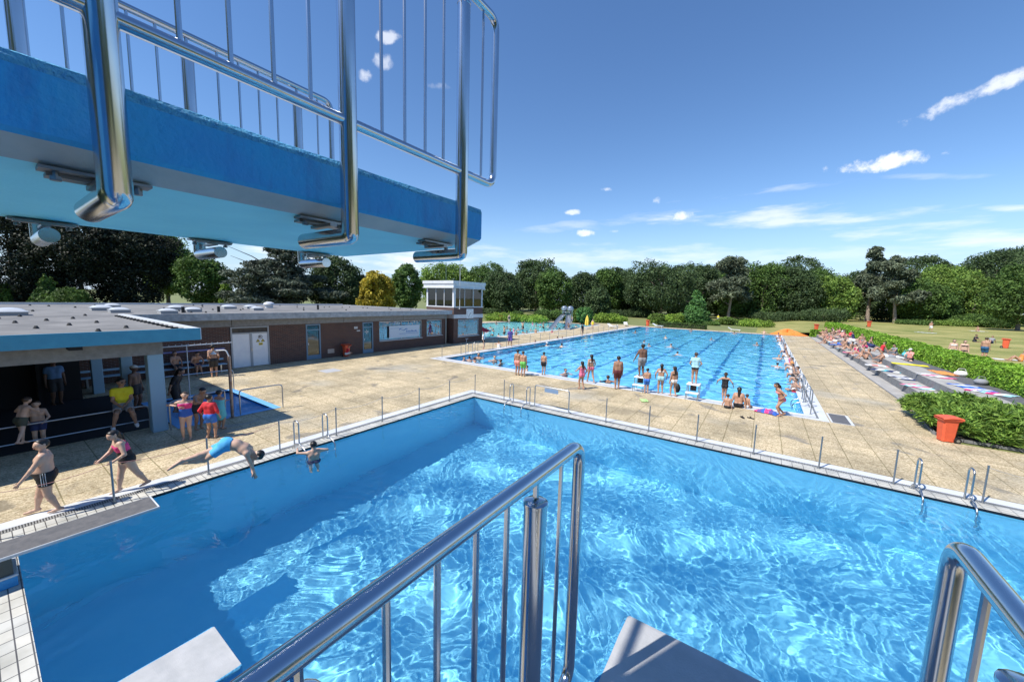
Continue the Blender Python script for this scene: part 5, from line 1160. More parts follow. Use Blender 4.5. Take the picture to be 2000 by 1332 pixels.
def person(label, loc, face, H=1.6, girth=1.0, vox=.016, pel=(0, 0, .52), up=(0, 0, 1), up2=None, fwd=(0, 1, 0), head=None, gaze=None, wl=None, wr=None, al=None, ar=None,
           kb=None, eb=None, toes=None, skin='fair', hair='black', hairstyle='short', wear=(), hands=True, group=None, cap=None, belly=0.0, child=0.0, receiver=False, glasses=False, footpitch=None):
    """body lengths are fractions of the height H; local +Y is the way the person faces"""
    up = unit(up); fwd = np.array(fwd, float); fwd = unit(fwd-up*fwd.dot(up)); R = np.cross(fwd, up); up2 = up if up2 is None else unit(up2)
    f2 = unit(fwd-up2*fwd.dot(up2)); R2 = np.cross(f2, up2)
    hd = up2 if head is None else unit(head); gz = f2 if gaze is None else np.array(gaze, float); gz = unit(gz-hd*gz.dot(hd)); HR = np.cross(gz, hd)
    P = np.array(pel, float); waist = P+up*.105; chest = waist+up2*.115; neck = chest+up2*.085; hs = 1+.12*child
    hipL, hipR = P-R*.05-up*.01, P+R*.05-up*.01; shL, shR = chest+up2*.044-R2*.102, chest+up2*.044+R2*.102
    skull = neck+up2*.02+hd*.082*hs+gz*.008; chin = neck+up2*.02+hd*.048*hs+gz*.038*hs
    kb = fwd if kb is None else kb; eb = -f2*.7+(-R2*0) if eb is None else eb
    dw = lambda sgn: (shL if sgn < 0 else shR)-up2*.31+R2*sgn*.035+f2*.03
    wl = dw(-1) if wl is None else np.array(wl, float); wr = dw(1) if wr is None else np.array(wr, float)
    al = np.array(((-.055), 0, .045)) if al is None else np.array(al, float); ar = np.array((.055, 0, .045)) if ar is None else np.array(ar, float)
    ebl = eb-R2*.5 if not isinstance(eb, tuple) else np.array(eb, float); ebr = eb+R2*.5 if not isinstance(eb, tuple) else np.array(eb, float)
    elL, wl = ik(shL, wl, .165, .15, ebl); elR, wr = ik(shR, wr, .165, .15, ebr); knL, al = ik(hipL, al, .243, .232, kb); knR, ar = ik(hipR, ar, .243, .232, kb)
    g = girth
    prims = []                              # (a, b, ra, rb, k, tag)
    A = lambda a, b, ra, rb, k=.02, tg='': prims.append((np.array(a), np.array(b), ra, rb, k, tg))
    for s in (-1, 1):
        A(P+R*.042*s, waist+R*.034*s, .066*g, .054*g, .03, 'torso'); A(waist+R*.034*s, chest+R2*.048*s, .054*g, .058*g, .03, 'torso'); A(chest+R2*.048*s, chest+up2*.05+R2*.075*s, .056*(.6+.4*g), .036*g, .03, 'torso')
        A(P+R*.05*s-fwd*.03, P+R*.05*s-fwd*.03-up*.03, .05*g, .048*g, .03, 'torso')
    if belly: A(waist-up*.03+fwd*.035, waist+up*.04+fwd*.03, .06*g*(1+belly), .05*g, .04, 'torso'); A(chest+f2*.04-R2*.045, chest+f2*.04-R2*.044, .03*g, .03*g, .03, 'torso'); A(chest+f2*.04+R2*.045, chest+f2*.04+R2*.044, .03*g, .03*g, .03, 'torso')
    for sh in (shL, shR): A(neck-up2*.012, sh+(neck-sh)*.2, .022, .024, .03, 'torso')
    A(chest+up2*.05, neck+up2*.03, .034, .027, .03, 'neck'); A(neck, skull-hd*.03, .027, .028, .015, 'neck')
    A(skull-gz*.012, skull+gz*.012, .054*hs, .05*hs, .01, 'head'); A(skull+gz*.018, chin, .04*hs, .024*hs, .025, 'head')
    A(skull+gz*.058*hs+hd*.004, skull+gz*.066*hs-hd*.014, .006, .010, .012, 'head')
    for s in (-1, 1): A(skull+HR*.054*s*hs-hd*.012, skull+HR*.056*s*hs+hd*.008-gz*.004, .008, .009, .006, 'head')
    for (s, sh, el, w) in ((-1, shL, elL, wl), (1, shR, elR, wr)):
        A(sh, el, .031*(.4+.6*g), .0225*(.4+.6*g), .025, 'arm'); A(el, w, .0235*(.4+.6*g), .0155, .01, 'arm'); hdn = unit(w-el); A(w, w+hdn*.035, .0155, .0165, .01, 'arm')
    for (s, hp, kn, an) in ((-1, hipL, knL, al), (1, hipR, knR, ar)):
        A(hp, kn, .056*g, .034*(.4+.6*g), .025, 'leg'); cm = kn+(an-kn)*.3; A(kn, cm-0*fwd, .033*(.4+.6*g), .034*(.4+.6*g), .012, 'leg'); A(cm, an, .034*(.4+.6*g), .0195, .012, 'leg')
        td = unit(fwd if toes is None else toes)
        if footpitch is not None: td = unit(footpitch)
        A(an-td*.02-unit(an-kn)*(-.012), an+td*.055+unit(an-kn)*.024, .022, .019, .012, 'leg'); A(an+td*.05+unit(an-kn)*.024, an+td*.102+unit(an-kn)*.03, .02, .013, .01, 'leg')
    pts = np.concatenate([[p[0]-max(p[2], p[3]) for p in prims], [p[0]+max(p[2], p[3]) for p in prims], [p[1]-max(p[2], p[3]) for p in prims], [p[1]+max(p[2], p[3]) for p in prims]])
    lo, hi = pts.min(0)-.02, pts.max(0)+.02; h = vox/H
    name = 'person'; t = thing(name, label, 'person', (0, 0, 0), group)
    fl = Field(lo, hi, h)
    for (a, b, ra, rb, k, tg) in prims: fl.cone(a, b, ra, rb, k)
    V, Q = fl.mesh(); nb = len(V); mi = [0]*len(Q)
    b = MB()
    if hands:
        for (s, el, w) in ((-1, elL, wl), (1, elR, wr)):
            hdn = unit(w-el); side = fwd-hdn*fwd.dot(hdn); side = unit(side) if np.linalg.norm(side) > .25 else unit(np.cross(hdn, R)); nrm = unit(np.cross(hdn, side)); 
            if nrm.dot(-R*s) < 0: nrm = -nrm
            for k, (o, L) in enumerate(((-.0135, .037), (-.0045, .045), (.0045, .048), (.0135, .043))):
                p0 = w+hdn*.038+side*o; p1 = p0+hdn*L*.5+side*o*.25; p2 = p1+unit(hdn+nrm*.55)*L*.3; p3 = p2+unit(hdn*.6+nrm*.8)*L*.25
                b.tube([p0, p1, p2, p3], [.0058, .0054, .0048, .0036], 6)
            q0 = w+hdn*.012+side*.012; q1 = q0+unit(side*.8+hdn*.7)*.022; q2 = q1+unit(side*.35+hdn+nrm*.2)*.022; b.tube([q0, q1, q2], [.0068, .006, .0042], 6)
    for s in (-1, 1): b.ball(skull+HR*.021*s*hs+gz*.0545*hs+hd*.004, (.0075, .0075, .0055), 1, 5)
    b.tube([skull-HR*.016+gz*.060*hs-hd*.0345, skull+gz*.0655*hs-hd*.036, skull+HR*.016+gz*.060*hs-hd*.0345], [.0025, .004, .0025], 5, 2)
    FV = list(map(tuple, Q+0)); allV = V if not b.v else np.concatenate([V]+b.v)
    me = bpy.data.meshes.new('body'); me.from_pydata((allV*H).tolist(), [], [tuple(int(i) for i in q) for q in Q]+[[i+nb for i in f] for f in b.f])
    for m in (SKIN[skin], eye_m, lip_m): me.materials.append(m)
    me.polygons.foreach_set('material_index', mi+b.mi); me.polygons.foreach_set('use_smooth', [True]*len(me.polygons))
    kids = []
    def child(nm, me_):
        o = bpy.data.objects.new(nm, me_); COL.objects.link(o); o.parent = t; kids.append(o)
        if receiver: o.cycles.is_caustics_receiver = True
        return o
    child('body', me)
    def fmesh(nm, f, m):
        V, Q = f.mesh()
        if len(V) == 0: return
        me = bpy.data.meshes.new(nm); me.from_pydata((V*H).tolist(), [], Q.tolist()); me.materials.append(m); me.polygons.foreach_set('use_smooth', [True]*len(me.polygons)); child(nm, me)
    # hair
    if hairstyle != 'none':
        f = Field(skull-.2, skull+.2, h*.9) if hairstyle == 'short' else Field(np.minimum(skull, chest-up2*.05)-.16, skull+.16, h*.9)
        f.cone(skull-gz*.016+hd*.008, skull+gz*.008+hd*.012, .0575*hs, .053*hs, .01); fc = skull+gz*.02
        if hairstyle in ('long', 'tail', 'bun'): f.cone(skull-gz*.03-hd*.02, neck-gz*.03+hd*.01, .045*hs, .03, .02)
        f.clip(skull+gz*.030+hd*.02, unit(gz*.8-hd*.55))
        if hairstyle == 'short': f.clip(skull-hd*.042*hs-gz*.01, -hd)
        if hairstyle == 'long': f.cone(skull-gz*.04-hd*.02, chest-f2*.045+up2*.0, .042*hs, .03, .02); 
        if hairstyle == 'tail': f.cone(skull-gz*.06*hs+hd*.01, skull-gz*.085-hd*.06, .018, .022, .01); f.cone(skull-gz*.085-hd*.06, neck-gz*.075-hd*.05, .022, .008, .01)
        if hairstyle == 'bun': f.cone(skull-gz*.055+hd*.05, skull-gz*.056+hd*.05, .028, .028, .01)
        fmesh('hair', f, HAIR[hair])
    if cap is not None:
        f = Field(skull-.14, skull+.16, h*.9); f.cone(skull-gz*.012+hd*.012, skull+gz*.01+hd*.016, .062*hs, .059*hs, .01); f.clip(skull+hd*.012, -hd); f.cone(skull+gz*.05+hd*.02, skull+gz*.095+hd*.016, .03, .028, .01, cuts=((skull+hd*.026, hd), (skull+hd*.014, -hd))); fmesh('cap', f, cloth(cap))
    if glasses:
        bb = MB(); 
        for s in (-1, 1): bb.ball(skull+HR*.021*s*hs+gz*.06*hs+hd*.004, (.017, .012, .012), 0, 6); bb.tube([skull+HR*.036*s*hs+gz*.05*hs+hd*.006, skull+HR*.056*s*hs+hd*.006], .003, 5)
        o = bb.build('sunglasses', rubber, smooth=True); o.scale = (H,)*3; o.parent = t
    def garment(nm, c, tags, infl, clips=(), thigh=None, arm=None, extra=(), noleg=False):
        f = Field(lo-.03, hi+.03, h)
        for (a, b_, ra, rb, k, tg) in prims:
            if tg == 'torso': f.cone(a, b_, ra+infl, rb+infl, k)
            if tg == 'neck' and 'neck' in tags: f.cone(a, b_, ra+infl, rb+infl*.5, k)
        for (p, n) in clips: f.clip(p, n)
        if thigh:
            for hp, kn in ((hipL, knL), (hipR, knR)): 
                d = unit(kn-hp); e = hp+(kn-hp)*thigh; f.cone(hp, kn, .056*g+infl*1.25, .034*(.4+.6*g)+infl*2.4, .015, cuts=((e, d),))
        if arm:
            for sh, el, w in ((shL, elL, wl), (shR, elR, wr)):
                d = unit(el-sh); e = sh+(el-sh)*min(arm, 1); f.cone(sh, el, .031*(.4+.6*g)+infl*1.2, .0225*(.4+.6*g)+infl*1.7, .02, cuts=((e, d),) if arm < 1 else ())
                if arm > 1: d = unit(w-el); e = el+(w-el)*(arm-1); f.cone(el, w, .0235*(.4+.6*g)+infl, .0155+infl, .01, cuts=((e, d),))
        for ex in extra: f.cone(*ex)
        fmesh(nm, f, cloth(c))
    for w_ in wear:
        kind, c = w_[0], w_[1]
        if kind == 'trunks':
            garment('swim_trunks', c, (), .008, [(waist-up*.045, up)], thigh=w_[2] if len(w_) > 2 else .55)
            if len(w_) > 3:                               # three light side stripes
                for k in (-1, 0, 1):
                    for s, hp, kn in ((-1, hipL, knL), (1, hipR, knR)):
                        f = Field(lo-.03, hi+.03, h*.7)
                        q0 = P+R*(.042+.066*g+.006)*s+up*.055+fwd*.012*k*1.6; q1 = hp+(kn-hp)*.42+R*(.056*g+.010)*s+fwd*.012*k*1.6; f.cone(q0, (q0+q1)/2+R*.006*s, .0045, .0045, 0); f.cone((q0+q1)/2+R*.006*s, q1, .0045, .0045, 0)
                        fmesh('stripe', f, cloth(w_[3]))
        elif kind == 'briefs': garment('bikini_bottom', c, (), .005, [(P+up*.035, up), (P-up*.075, -up)])
        elif kind == 'bra':
            ex = [(chest+f2*.045+R2*.04*s-up2*.012, chest+f2*.046+R2*.04*s-up2*.012, .033, .033, .01) for s in (-1, 1)]
            garment('bikini_top', c, (), .005, [(chest+up2*.015, up2), (chest-up2*.035, -up2)], extra=ex)
        elif kind == 'swimsuit':
            ex = [(chest+f2*.05*s2+R2*.05*s+up2*.01, chest+up2*.085+R2*.055*s, .012, .011, .01) for s in (-1, 1) for s2 in (1, -1)]
            garment('swimsuit', c, (), .005, [(chest+up2*.03, up2), (P-up*.08, -up)], extra=ex)
            if len(w_) > 2: garment('swimsuit_top', w_[2], (), .0075, [(chest+up2*.028, up2), (waist+up*.03, -up)])
        elif kind == 'shirt': garment('t_shirt', c, ('neck',), .007, [(neck+up2*.006, up2), (P-up*.01, -up)], arm=w_[2] if len(w_) > 2 else .6)
        elif kind == 'dress': garment('towel_wrap', c, (), .014, [(chest+up2*.02, up2)], thigh=.8, extra=[(P, P-up*.2, .085, .1, .05)])
        elif kind == 'shoes':
            f = Field(lo-.03, hi+.03, h)
            for kn, an in ((knL, al), (knR, ar)):
                td = unit(fwd if toes is None else toes); q = unit(an-kn)
                f.cone(an-td*.02+q*.012, an+td*.055+q*.024, .028, .024, .012); f.cone(an+td*.05+q*.024, an+td*.102+q*.03, .025, .018, .01)
            fmesh('shoes', f, cloth(c))
    x, y = face; rz = math.atan2(-x, y)
    t.location = loc; t.rotation_euler = (0, 0, rz)
    return t
V3 = lambda p, z=None: (float(p[0]), float(p[1]), float(p[2] if z is None else z))
STAND = dict()
WALK = dict(al=(-.05, .13, .045), ar=(.055, -.17, .075), wl=(-.17, -.09, .50), wr=(.17, .13, .52))
CROSS = dict(wl=(.06, .10, .70), wr=(-.05, .12, .67))
EDGE = dict(pel=(0, -.03, .085), al=(-.05, .23, -.12), ar=(.06, .21, -.17), wl=(-.17, -.06, .04), wr=(.17, -.05, .04))
GROUND = dict(pel=(0, 0, .085), up=(0, -.3, 1), al=(-.07, .30, .045), ar=(.07, .34, .045), wl=(-.16, -.22, .03), wr=(.15, -.2, .03))
HUG = dict(pel=(0, 0, .085), up=(0, .15, 1), al=(-.06, .24, .045), ar=(.06, .23, .045), wl=(-.05, .27, .2), wr=(.06, .28, .2))
LEGSOUT = dict(pel=(0, 0, .085), up=(0, .25, 1), al=(-.05, .45, .05), ar=(.06, .42, .05), wl=(-.1, .25, .1), wr=(.1, .22, .1))
LIE = dict(pel=(0, 0, .075), up=(0, -1, .06), fwd=(0, 0, 1), al=(-.06, .46, .05), ar=(.08, .44, .06), kb=(0, 0, 1), toes=(0, .3, 1), wl=(-.2, .04, .03), wr=(.19, .02, .03))
PRONE = dict(pel=(0, 0, .075), up=(0, -1, .05), fwd=(0, 0, -1), al=(.05, .46, .04), ar=(-.06, .45, .04), kb=(0, .1, -1), toes=(0, 1, -.3), wl=(.12, -.46, .04), wr=(-.10, -.47, .04))
SQUAT = dict(pel=(0, -.09, .19), up=(0, .35, 1), al=(-.07, 0, .045), ar=(.07, .02, .045), kb=(0, 1, .6), wl=(-.06, .16, .22), wr=(.06, .16, .22))
FLOAT = dict(pel=(0, -.18, -.24), up=(0, .55, .8), up2=(0, .35, .9), head=(0, .0, 1), al=(-.08, -.5, -.5), ar=(.09, -.42, -.56), wl=(-.2, .3, -.02), wr=(.2, .26, -.03))
UPRIGHT = dict(pel=(0, 0, -.24), al=(-.07, -.03, -.7), ar=(.08, .03, -.7), wl=(-.22, .12, .0), wr=(.22, .1, .0))
WAIST = dict(pel=(0, 0, -.02), wl=(-.17, .1, .2), wr=(.17, .12, .2))
C_ = dict(black=(.012, .012, .015), navy=(.02, .035, .12), blue=(.03, .16, .6), royal=(.03, .12, .5), teal=(.12, .5, .58), red=(.6, .025, .04), pink=(.75, .18, .30), hot=(.75, .05, .22), white=(.75, .75, .74), yellow=(.78, .66, .02), green=(.15, .55, .12), purple=(.13, .08, .3), lime=(.42, .7, .25), grey=(.25, .26, .28), lightblue=(.35, .62, .72), dark=(.03, .03, .035), coral=(.8, .32, .28), orange=(.75, .3, .08), sky=(.08, .42, .75), olive=(.07, .075, .05))
# --- near poolside
person('plump boy in black side striped trunks walking left and holding the rope', V3(at(98, 1000), .008), (-.25, -1), H=1.50, girth=1.2, vox=.011, belly=.25, child=.5, skin='fair', hair='black', wear=[('trunks', C_['black'], .5, C_['white'])],
       al=(-.062, -.09, .05), ar=(.075, .12, .045), wl=(-.19, .19, .50), wr=(.20, .05, .50), gaze=(-.7, 1, -.05))
person('girl in a pink and black swimsuit with dark tied hair walking behind the boy', V3(at(252, 958), .008), (.05, -1), H=1.45, girth=1.22, vox=.011, child=.4, skin='fair', hair='black', hairstyle='tail', wear=[('swimsuit', C_['black'], C_['hot'])],
       up=(0, .16, 1), up2=(0, .3, 1), head=(0, .35, 1), al=(-.055, -.2, .075), ar=(.06, .09, .045), wl=(-.13, .16, .55), wr=(.06, .25, .56), gaze=(-.35, 1, -.3))
Pd = at(442, 869, 1.03); Hd_ = 1.72
def rel(u, v, z=None, d=None, Q=None):
    r = ray(u, v); r = r/np.linalg.norm(r); O = np.array([0, 0, CAM_H]); return (O+r*((Q-O).dot(r))-Pd)/Hd_
hq = rel(505, 886, Q=Pd); fq = rel(348, 903, Q=Pd); fr_ = np.array([.10, .04, .0])
up_d = unit(hq+np.array([0, 0, .05])); side_d = unit(np.cross(up_d, (0, 0, 1.))); 
hn = rel(496, 931, Q=Pd+hq*Hd_)
person('boy in bright blue shorts diving head first into the pool with arms stretched down', V3(Pd), (0, 1), H=Hd_, girth=.98, vox=.012, skin='fair', hair='black', wear=[('trunks', C_['sky'], .62)],
       pel=(0, 0, 0), up=up_d*.9+np.array([0, 0, .22]), up2=unit(up_d-np.array([0, 0, .42])), fwd=np.array([0, 0, -1.])+0*side_d, head=unit(up_d-np.array([0, 0, .15])), gaze=np.array([0, 0, -1.]),
       wl=hn+side_d*.03, wr=hn-side_d*.045+np.array([0, 0, .015]), al=fq+side_d*.02, ar=fq-side_d*.05+np.array([0, 0, -.03]), kb=(0, 0, -1), toes=unit(fq+np.array([0, 0, -.25])), footpitch=unit(fq*1.0+np.array([0, 0, -.22])))
person('dark haired boy standing in the diving pool holding its edge beside the ladder', V3(at(613, 889), -.30), (-1, .35), H=1.5, girth=.9, vox=.012, skin='fair', hair='black', wear=[('trunks', C_['navy'], .5)], receiver=True,
       pel=(0, 0, .0), al=(-.06, 0, -.46), ar=(.06, 0, -.46), wl=(-.24, .21, .28), wr=(.12, .16, .24))
person('girl in a blue and pink swimsuit standing with folded arms by the footbath', V3(at(366, 858), .004), (.75, -.35), H=1.46, girth=1.0, vox=.013, child=.4, skin='fair', hair='brown', hairstyle='long', wear=[('swimsuit', C_['royal'], C_['hot'])], wl=(.03, .10, .70), wr=(.16, .10, .76), head=(-.12, 0, 1))
person('child in a red rash top and blue shorts seen from behind', V3(at(413, 856), .004), (-.6, .75), H=1.36, girth=1.1, vox=.013, child=.5, skin='tan', hair='black', hairstyle='short', wear=[('shirt', C_['red'], 1.45), ('trunks', C_['blue'], .6)], wl=(-.15, .02, .52), wr=(.17, .05, .5), al=(-.075, 0, .045), ar=(.075, .02, .045))
person('child wrapped in a teal spotted towel next to the red top', V3(at(432, 838), .004), (-.4, .9), H=1.30, girth=1.0, vox=.014, child=.5, skin='tan', hair='black', wear=[('dress', C_['teal'])], **CROSS)
person('dark haired boy bending forward in the shade behind the girl in blue', V3(at(388, 838), .0), (.9, .3), H=1.5, vox=.014, skin='tan', hair='black', wear=[('trunks', C_['dark'], .6)], up=(0, .25, 1), up2=(0, .7, 1), head=(0, .6, 1), wl=(-.05, .32, .58), wr=(.07, .34, .6))
Lg = onx(240, 794, -15.9)
person('lifeguard in a yellow shirt sitting on the rail under the dark canopy', (-15.9, Lg[1], .80), (1, -.1), H=1.78, girth=.98, vox=.013, skin='olive', hair='black', glasses=True, wear=[('shirt', C_['yellow'], .55), ('trunks', C_['grey'], .7), ('shoes', C_['white'])],
       pel=(0, -.01, .075), up=(0, .08, 1), al=(-.13, .19, -.235), ar=(.14, .2, -.235), kb=(0, 1, .5), wl=(-.03, .16, .12), wr=(.05, .17, .11), toes=(0, 1, 0), gaze=(-.55, 1, -.1))
q = onx(72, 838, -15.9)
person('small pale boy standing behind the canopy rail looking over it', (-16.25, q[1]+.05, .02), (1, -.2), H=1.32, vox=.014, child=.6, skin='fair', hair='brown', wear=[('trunks', C_['navy'], .55)], wl=(-.12, .22, .60), wr=(.08, .22, .60))
q = onx(58, 835, -15.75)
person('skinny child climbing on the canopy rail with one leg kicked out', (-15.72, q[1]-.12, .36), (-.5, .85), H=1.22, vox=.014, child=.6, skin='fair', hair='brown', wear=[('trunks', C_['olive'], .55)], up=(0, .3, 1), wl=(-.16, .2, .62), wr=(.14, .24, .66), al=(-.05, .02, .03), ar=(.2, -.22, .12))
# --- in the shade
person('man in a blue shirt standing deep in the shade of the canopy', V3(at(112, 790), .0), (.9, .2), H=1.78, vox=.02, skin='brown', hair='black', wear=[('shirt', (.10, .22, .42), .6), ('trunks', C_['dark'], .95)])
person('person in a white cap standing between the canopy columns', V3(at(268, 800), .0), (.7, .6), H=1.68, vox=.02, skin='brown', hair='black', cap=C_['white'], wear=[('trunks', C_['dark'], .7)])
person('dark clothed adult bending over beside the light blue column', V3(at(345, 805), .0), (.6, .7), H=1.7, vox=.02, skin='olive', hair='black', hairstyle='long', wear=[('shirt', C_['black'], .9), ('trunks', C_['black'], .95)], up2=(0, .45, 1))
person('boy sitting on the shaded bench at its near end', (-24.75, 5.75, .46), (1, .1), H=1.6, vox=.02, skin='tan', hair='black', wear=[('trunks', C_['dark'], .6)], pel=(0, 0, .08), al=(-.07, .25, -.22), ar=(.07, .25, -.22), wl=(-.1, .2, .12), wr=(.1, .2, .12))
person('pair partner sitting bent forward in the middle of the shaded bench', (-24.75, 6.55, .46), (1, .1), H=1.6, vox=.02, skin='tan', hair='black', wear=[('trunks', C_['navy'], .6)], pel=(0, 0, .08), up=(0, .5, 1), al=(-.07, .25, -.22), ar=(.07, .25, -.22), wl=(-.1, .28, .1), wr=(.1, .28, .1))
person('man in dark shorts standing with his bare back turned beside the white door', V3(at(419, 736), .0), (-1, .2), H=1.72, vox=.018, girth=1.05, skin='tan', hair='black', wear=[('trunks', C_['dark'], .85)], wl=(-.13, .03, .56), wr=(.13, .03, .56), eb=(0, -.3, 0))
person('child in a red top crouching against the brown wall', V3(at(680, 697), .0), (.5, .9), H=1.3, vox=.02, child=.5, skin='tan', hair='black', wear=[('shirt', C_['red'], .7), ('trunks', C_['white'], .9)], **SQUAT)
# --- along the near edge of the lane pool
A_ = np.array([-.56, .83])                                   # away from the camera
person('first boy of the close pair at the lane pool edge, in red trunks', V3(at(1010, 733), .006), (-.2, .95), H=1.55, vox=.018, skin='olive', hair='black', wear=[('trunks', C_['coral'], .6)])
person('second boy of the close pair, bare back and blue green shorts', V3(at(1021, 735), .006), (-.35, .95), H=1.50, vox=.018, skin='tan', hair='brown', wear=[('trunks', C_['green'], .75)], head=(-.15, 0, 1))
person('thin boy in black shorts alone at the lane pool edge', V3(at(1061, 732), .006), (-.1, 1), H=1.38, girth=.9, vox=.018, child=.4, skin='tan', hair='black', wear=[('trunks', C_['black'], .55)], gaze=(-.6, 1, 0))
person('dark haired girl in a pink swimsuit walking on the paving near the lane pool', V3(at(1135, 760), .006), (-.85, .5), H=1.44, vox=.018, child=.3, skin='tan', hair='black', hairstyle='long', wear=[('swimsuit', C_['pink'])], wl=(-.16, .16, .62), wr=(.15, .02, .52), al=(-.05, .04, .045), ar=(.05, -.08, .055))
person('girl in a pale bikini with long dark hair stepping along the edge', V3(at(1153, 747), .006), (-.75, .7), H=1.58, girth=.92, vox=.018, skin='tan', hair='black', hairstyle='long', wear=[('bra', C_['white']), ('briefs', C_['pink'])], **WALK)
person('broad man in dark red patterned shorts seen from behind at the lane pool edge', V3(at(1205, 760), .006), (-.5, .85), H=1.74, girth=1.14, vox=.018, skin='olive', hair='black', wear=[('trunks', (.10, .018, .022), .75), ], al=(-.05, 0, .045), ar=(.05, .03, .045))
person('man in patterned grey shorts standing on a starting block', (-4.95, 19.1, .727), (-.6, .8), H=1.68, girth=1.1, vox=.018, skin='brown', hair='black', wear=[('trunks', C_['grey'], .8)], wl=(-.22, .06, .5))
person('small boy in blue shorts standing beside the starting block of the man', V3(at(1262, 768), .006), (-.3, .9), H=1.26, girth=.95, vox=.018, child=.5, skin='tan', hair='black', wear=[('trunks', C_['blue'], .7)], wl=(-.08, .14, .55), wr=(.08, .14, .55))
person('girl with long dark hair and turquoise shorts between the starting blocks', V3(at(1289, 768), .006), (-.35, .9), H=1.5, vox=.018, skin='tan', hair='black', hairstyle='long', wear=[('bra', C_['white']), ('trunks', C_['lightblue'], .3)], wl=(-.17, .05, .52), wr=(.18, .05, .52), al=(-.06, 0, .045), ar=(.07, .03, .045))
person('girl in a black and white bikini next to the second starting block', V3(at(1314, 774), .006), (-.7, .6), H=1.48, girth=.92, vox=.018, skin='tan', hair='black', hairstyle='long', wear=[('bra', C_['black']), ('briefs', C_['white'])], al=(-.05, .05, .045), ar=(.06, -.06, .05))
person('person in a light blue top and dark bottoms standing on a starting block', (-2.5, 19.1, .727), (-.2, 1), H=1.5, vox=.018, skin='tan', hair='brown', wear=[('shirt', C_['lightblue'], .5), ('briefs', C_['dark'])], wl=(-.1, .12, .55), wr=(.12, .1, .55))
person('girl in a black and red swimsuit with spread arms about to jump in', V3(at(1413, 783), .006), (-.1, 1), H=1.36, girth=.9, vox=.018, child=.4, skin='tan', hair='brown', hairstyle='bun', wear=[('swimsuit', C_['black'])], wl=(-.24, .06, .58), wr=(.25, .05, .54), al=(-.03, 0, .045), ar=(.035, .02, .045))
person('small bare backed child sitting on the edge, left one of three', V3(at(1420, 797), .006), (.1, 1), H=1.12, vox=.018, child=.6, skin='tan', hair='brown', wear=[('briefs', C_['dark'])], **EDGE)
person('bare backed adult with dark hair sitting on the edge between two children', V3(at(1441, 795), .006), (-.1, 1), H=1.62, girth=1.05, vox=.018, skin='tan', hair='black', hairstyle='long', wear=[('briefs', C_['black'])], **{**EDGE, 'up': (0, .12, 1)})
person('blond child sitting on the edge, right one of three', V3(at(1458, 796), .006), (.5, .9), H=1.08, vox=.018, child=.6, skin='tan', hair='brown', wear=[('briefs', C_['white'])], **EDGE)
person('girl in a pink bikini bending forward and running along the corner edge', V3(at(1520, 812), .006), (-.8, -.35), H=1.5, girth=.88, vox=.016, skin='tan', hair='black', hairstyle='tail', wear=[('bra', C_['coral']), ('briefs', C_['pink'])], pel=(0, -.04, .47), up=(0, .3, 1), up2=(0, .5, 1), head=(0, .35, 1), al=(-.05, -.02, .045), ar=(.06, -.16, .06), kb=(0, 1, .2), wl=(-.11, .02, .5), wr=(.13, -.04, .52))
# --- right edge of the lane pool
RS = [(1.95, 27.9, 'adult with bare tanned back and black shorts sitting on the right pool edge', dict(skin='tan', hair='black', H=1.65, wear=[('trunks', C_['black'], .5)])),
      (1.85, 29.6, 'dark haired sitter next to the bare backed adult on the right pool edge', dict(skin='tan', hair='black', H=1.5, wear=[('trunks', C_['dark'], .5)])),
      (1.9, 25.6, 'pale person in a white top dangling legs from the right pool edge', dict(skin='fair', hair='brown', H=1.5, wear=[('shirt', C_['white'], .5)])),
      (1.9, 32.8, 'sitter with an orange top on the right pool edge', dict(skin='tan', hair='black', H=1.6, wear=[('shirt', C_['orange'], .3), ('trunks', C_['white'], .5)])),
      (1.9, 35.0, 'pale sitter in a pinkish top near the orange top on the pool edge', dict(skin='fair', hair='black', H=1.5, wear=[('shirt', C_['pink'], .4)])),
      (1.92, 40.5, 'sitter in pale trunks halfway along the right pool edge', dict(skin='tan', hair='black', H=1.5, wear=[('trunks', C_['white'], .5)])),
      (1.92, 44.5, 'sitter with dark trunks past the middle of the right pool edge', dict(skin='tan', hair='brown', H=1.6, wear=[('trunks', C_['navy'], .5)])),
      (1.92, 58.0, 'sitter in a reddish suit far along the right pool edge', dict(skin='tan', hair='black', H=1.6, wear=[('swimsuit', C_['coral'])])),
      (1.92, 63.0, 'farthest sitter on the right pool edge near the orange tarp', dict(skin='olive', hair='black', H=1.6, wear=[('swimsuit', C_['purple'])]))]
for i, (x, y, l, kw) in enumerate(RS): person(l, (x, y, .006), (-1, .15*((i % 3)-1)), vox=.022, group='bathers sitting on the right pool edge', **{**EDGE, 'up': (0, .15+.1*(i % 3), 1)}, **kw)
# --- by the tower and between the pools
person('woman in a white top and black shorts standing before the tower corner', V3(at(944, 683), .0), (.6, .3), H=1.6, vox=.02, skin='fair', hair='brown', wear=[('shirt', C_['white'], .4), ('trunks', C_['black'], .5)])
person('person in purple clothes walking between the two pools', V3(at(996, 676), .0), (.6, -.5), H=1.7, vox=.02, skin='olive', hair='black', wear=[('shirt', C_['purple'], .8), ('trunks', C_['purple'], .95)], **WALK)
person('person standing next to the closed yellow parasol', V3(at(1157, 644), .0), (.3, -.8), H=1.68, vox=.03, skin='fair', hair='brown', wear=[('swimsuit', C_['yellow'])])
person('person holding a black ring by the slim posts between the pools', V3(at(1137, 655), .0), (.8, -.3), H=1.5, vox=.03, skin='olive', hair='black', wear=[('shirt', C_['black'], .9)])
person('bather walking behind the shallow pool at the light green shrub', V3(at(994, 632), .0), (.6, -.8), H=1.7, vox=.03, skin='fair', hair='brown', wear=[('swimsuit', C_['dark'])])
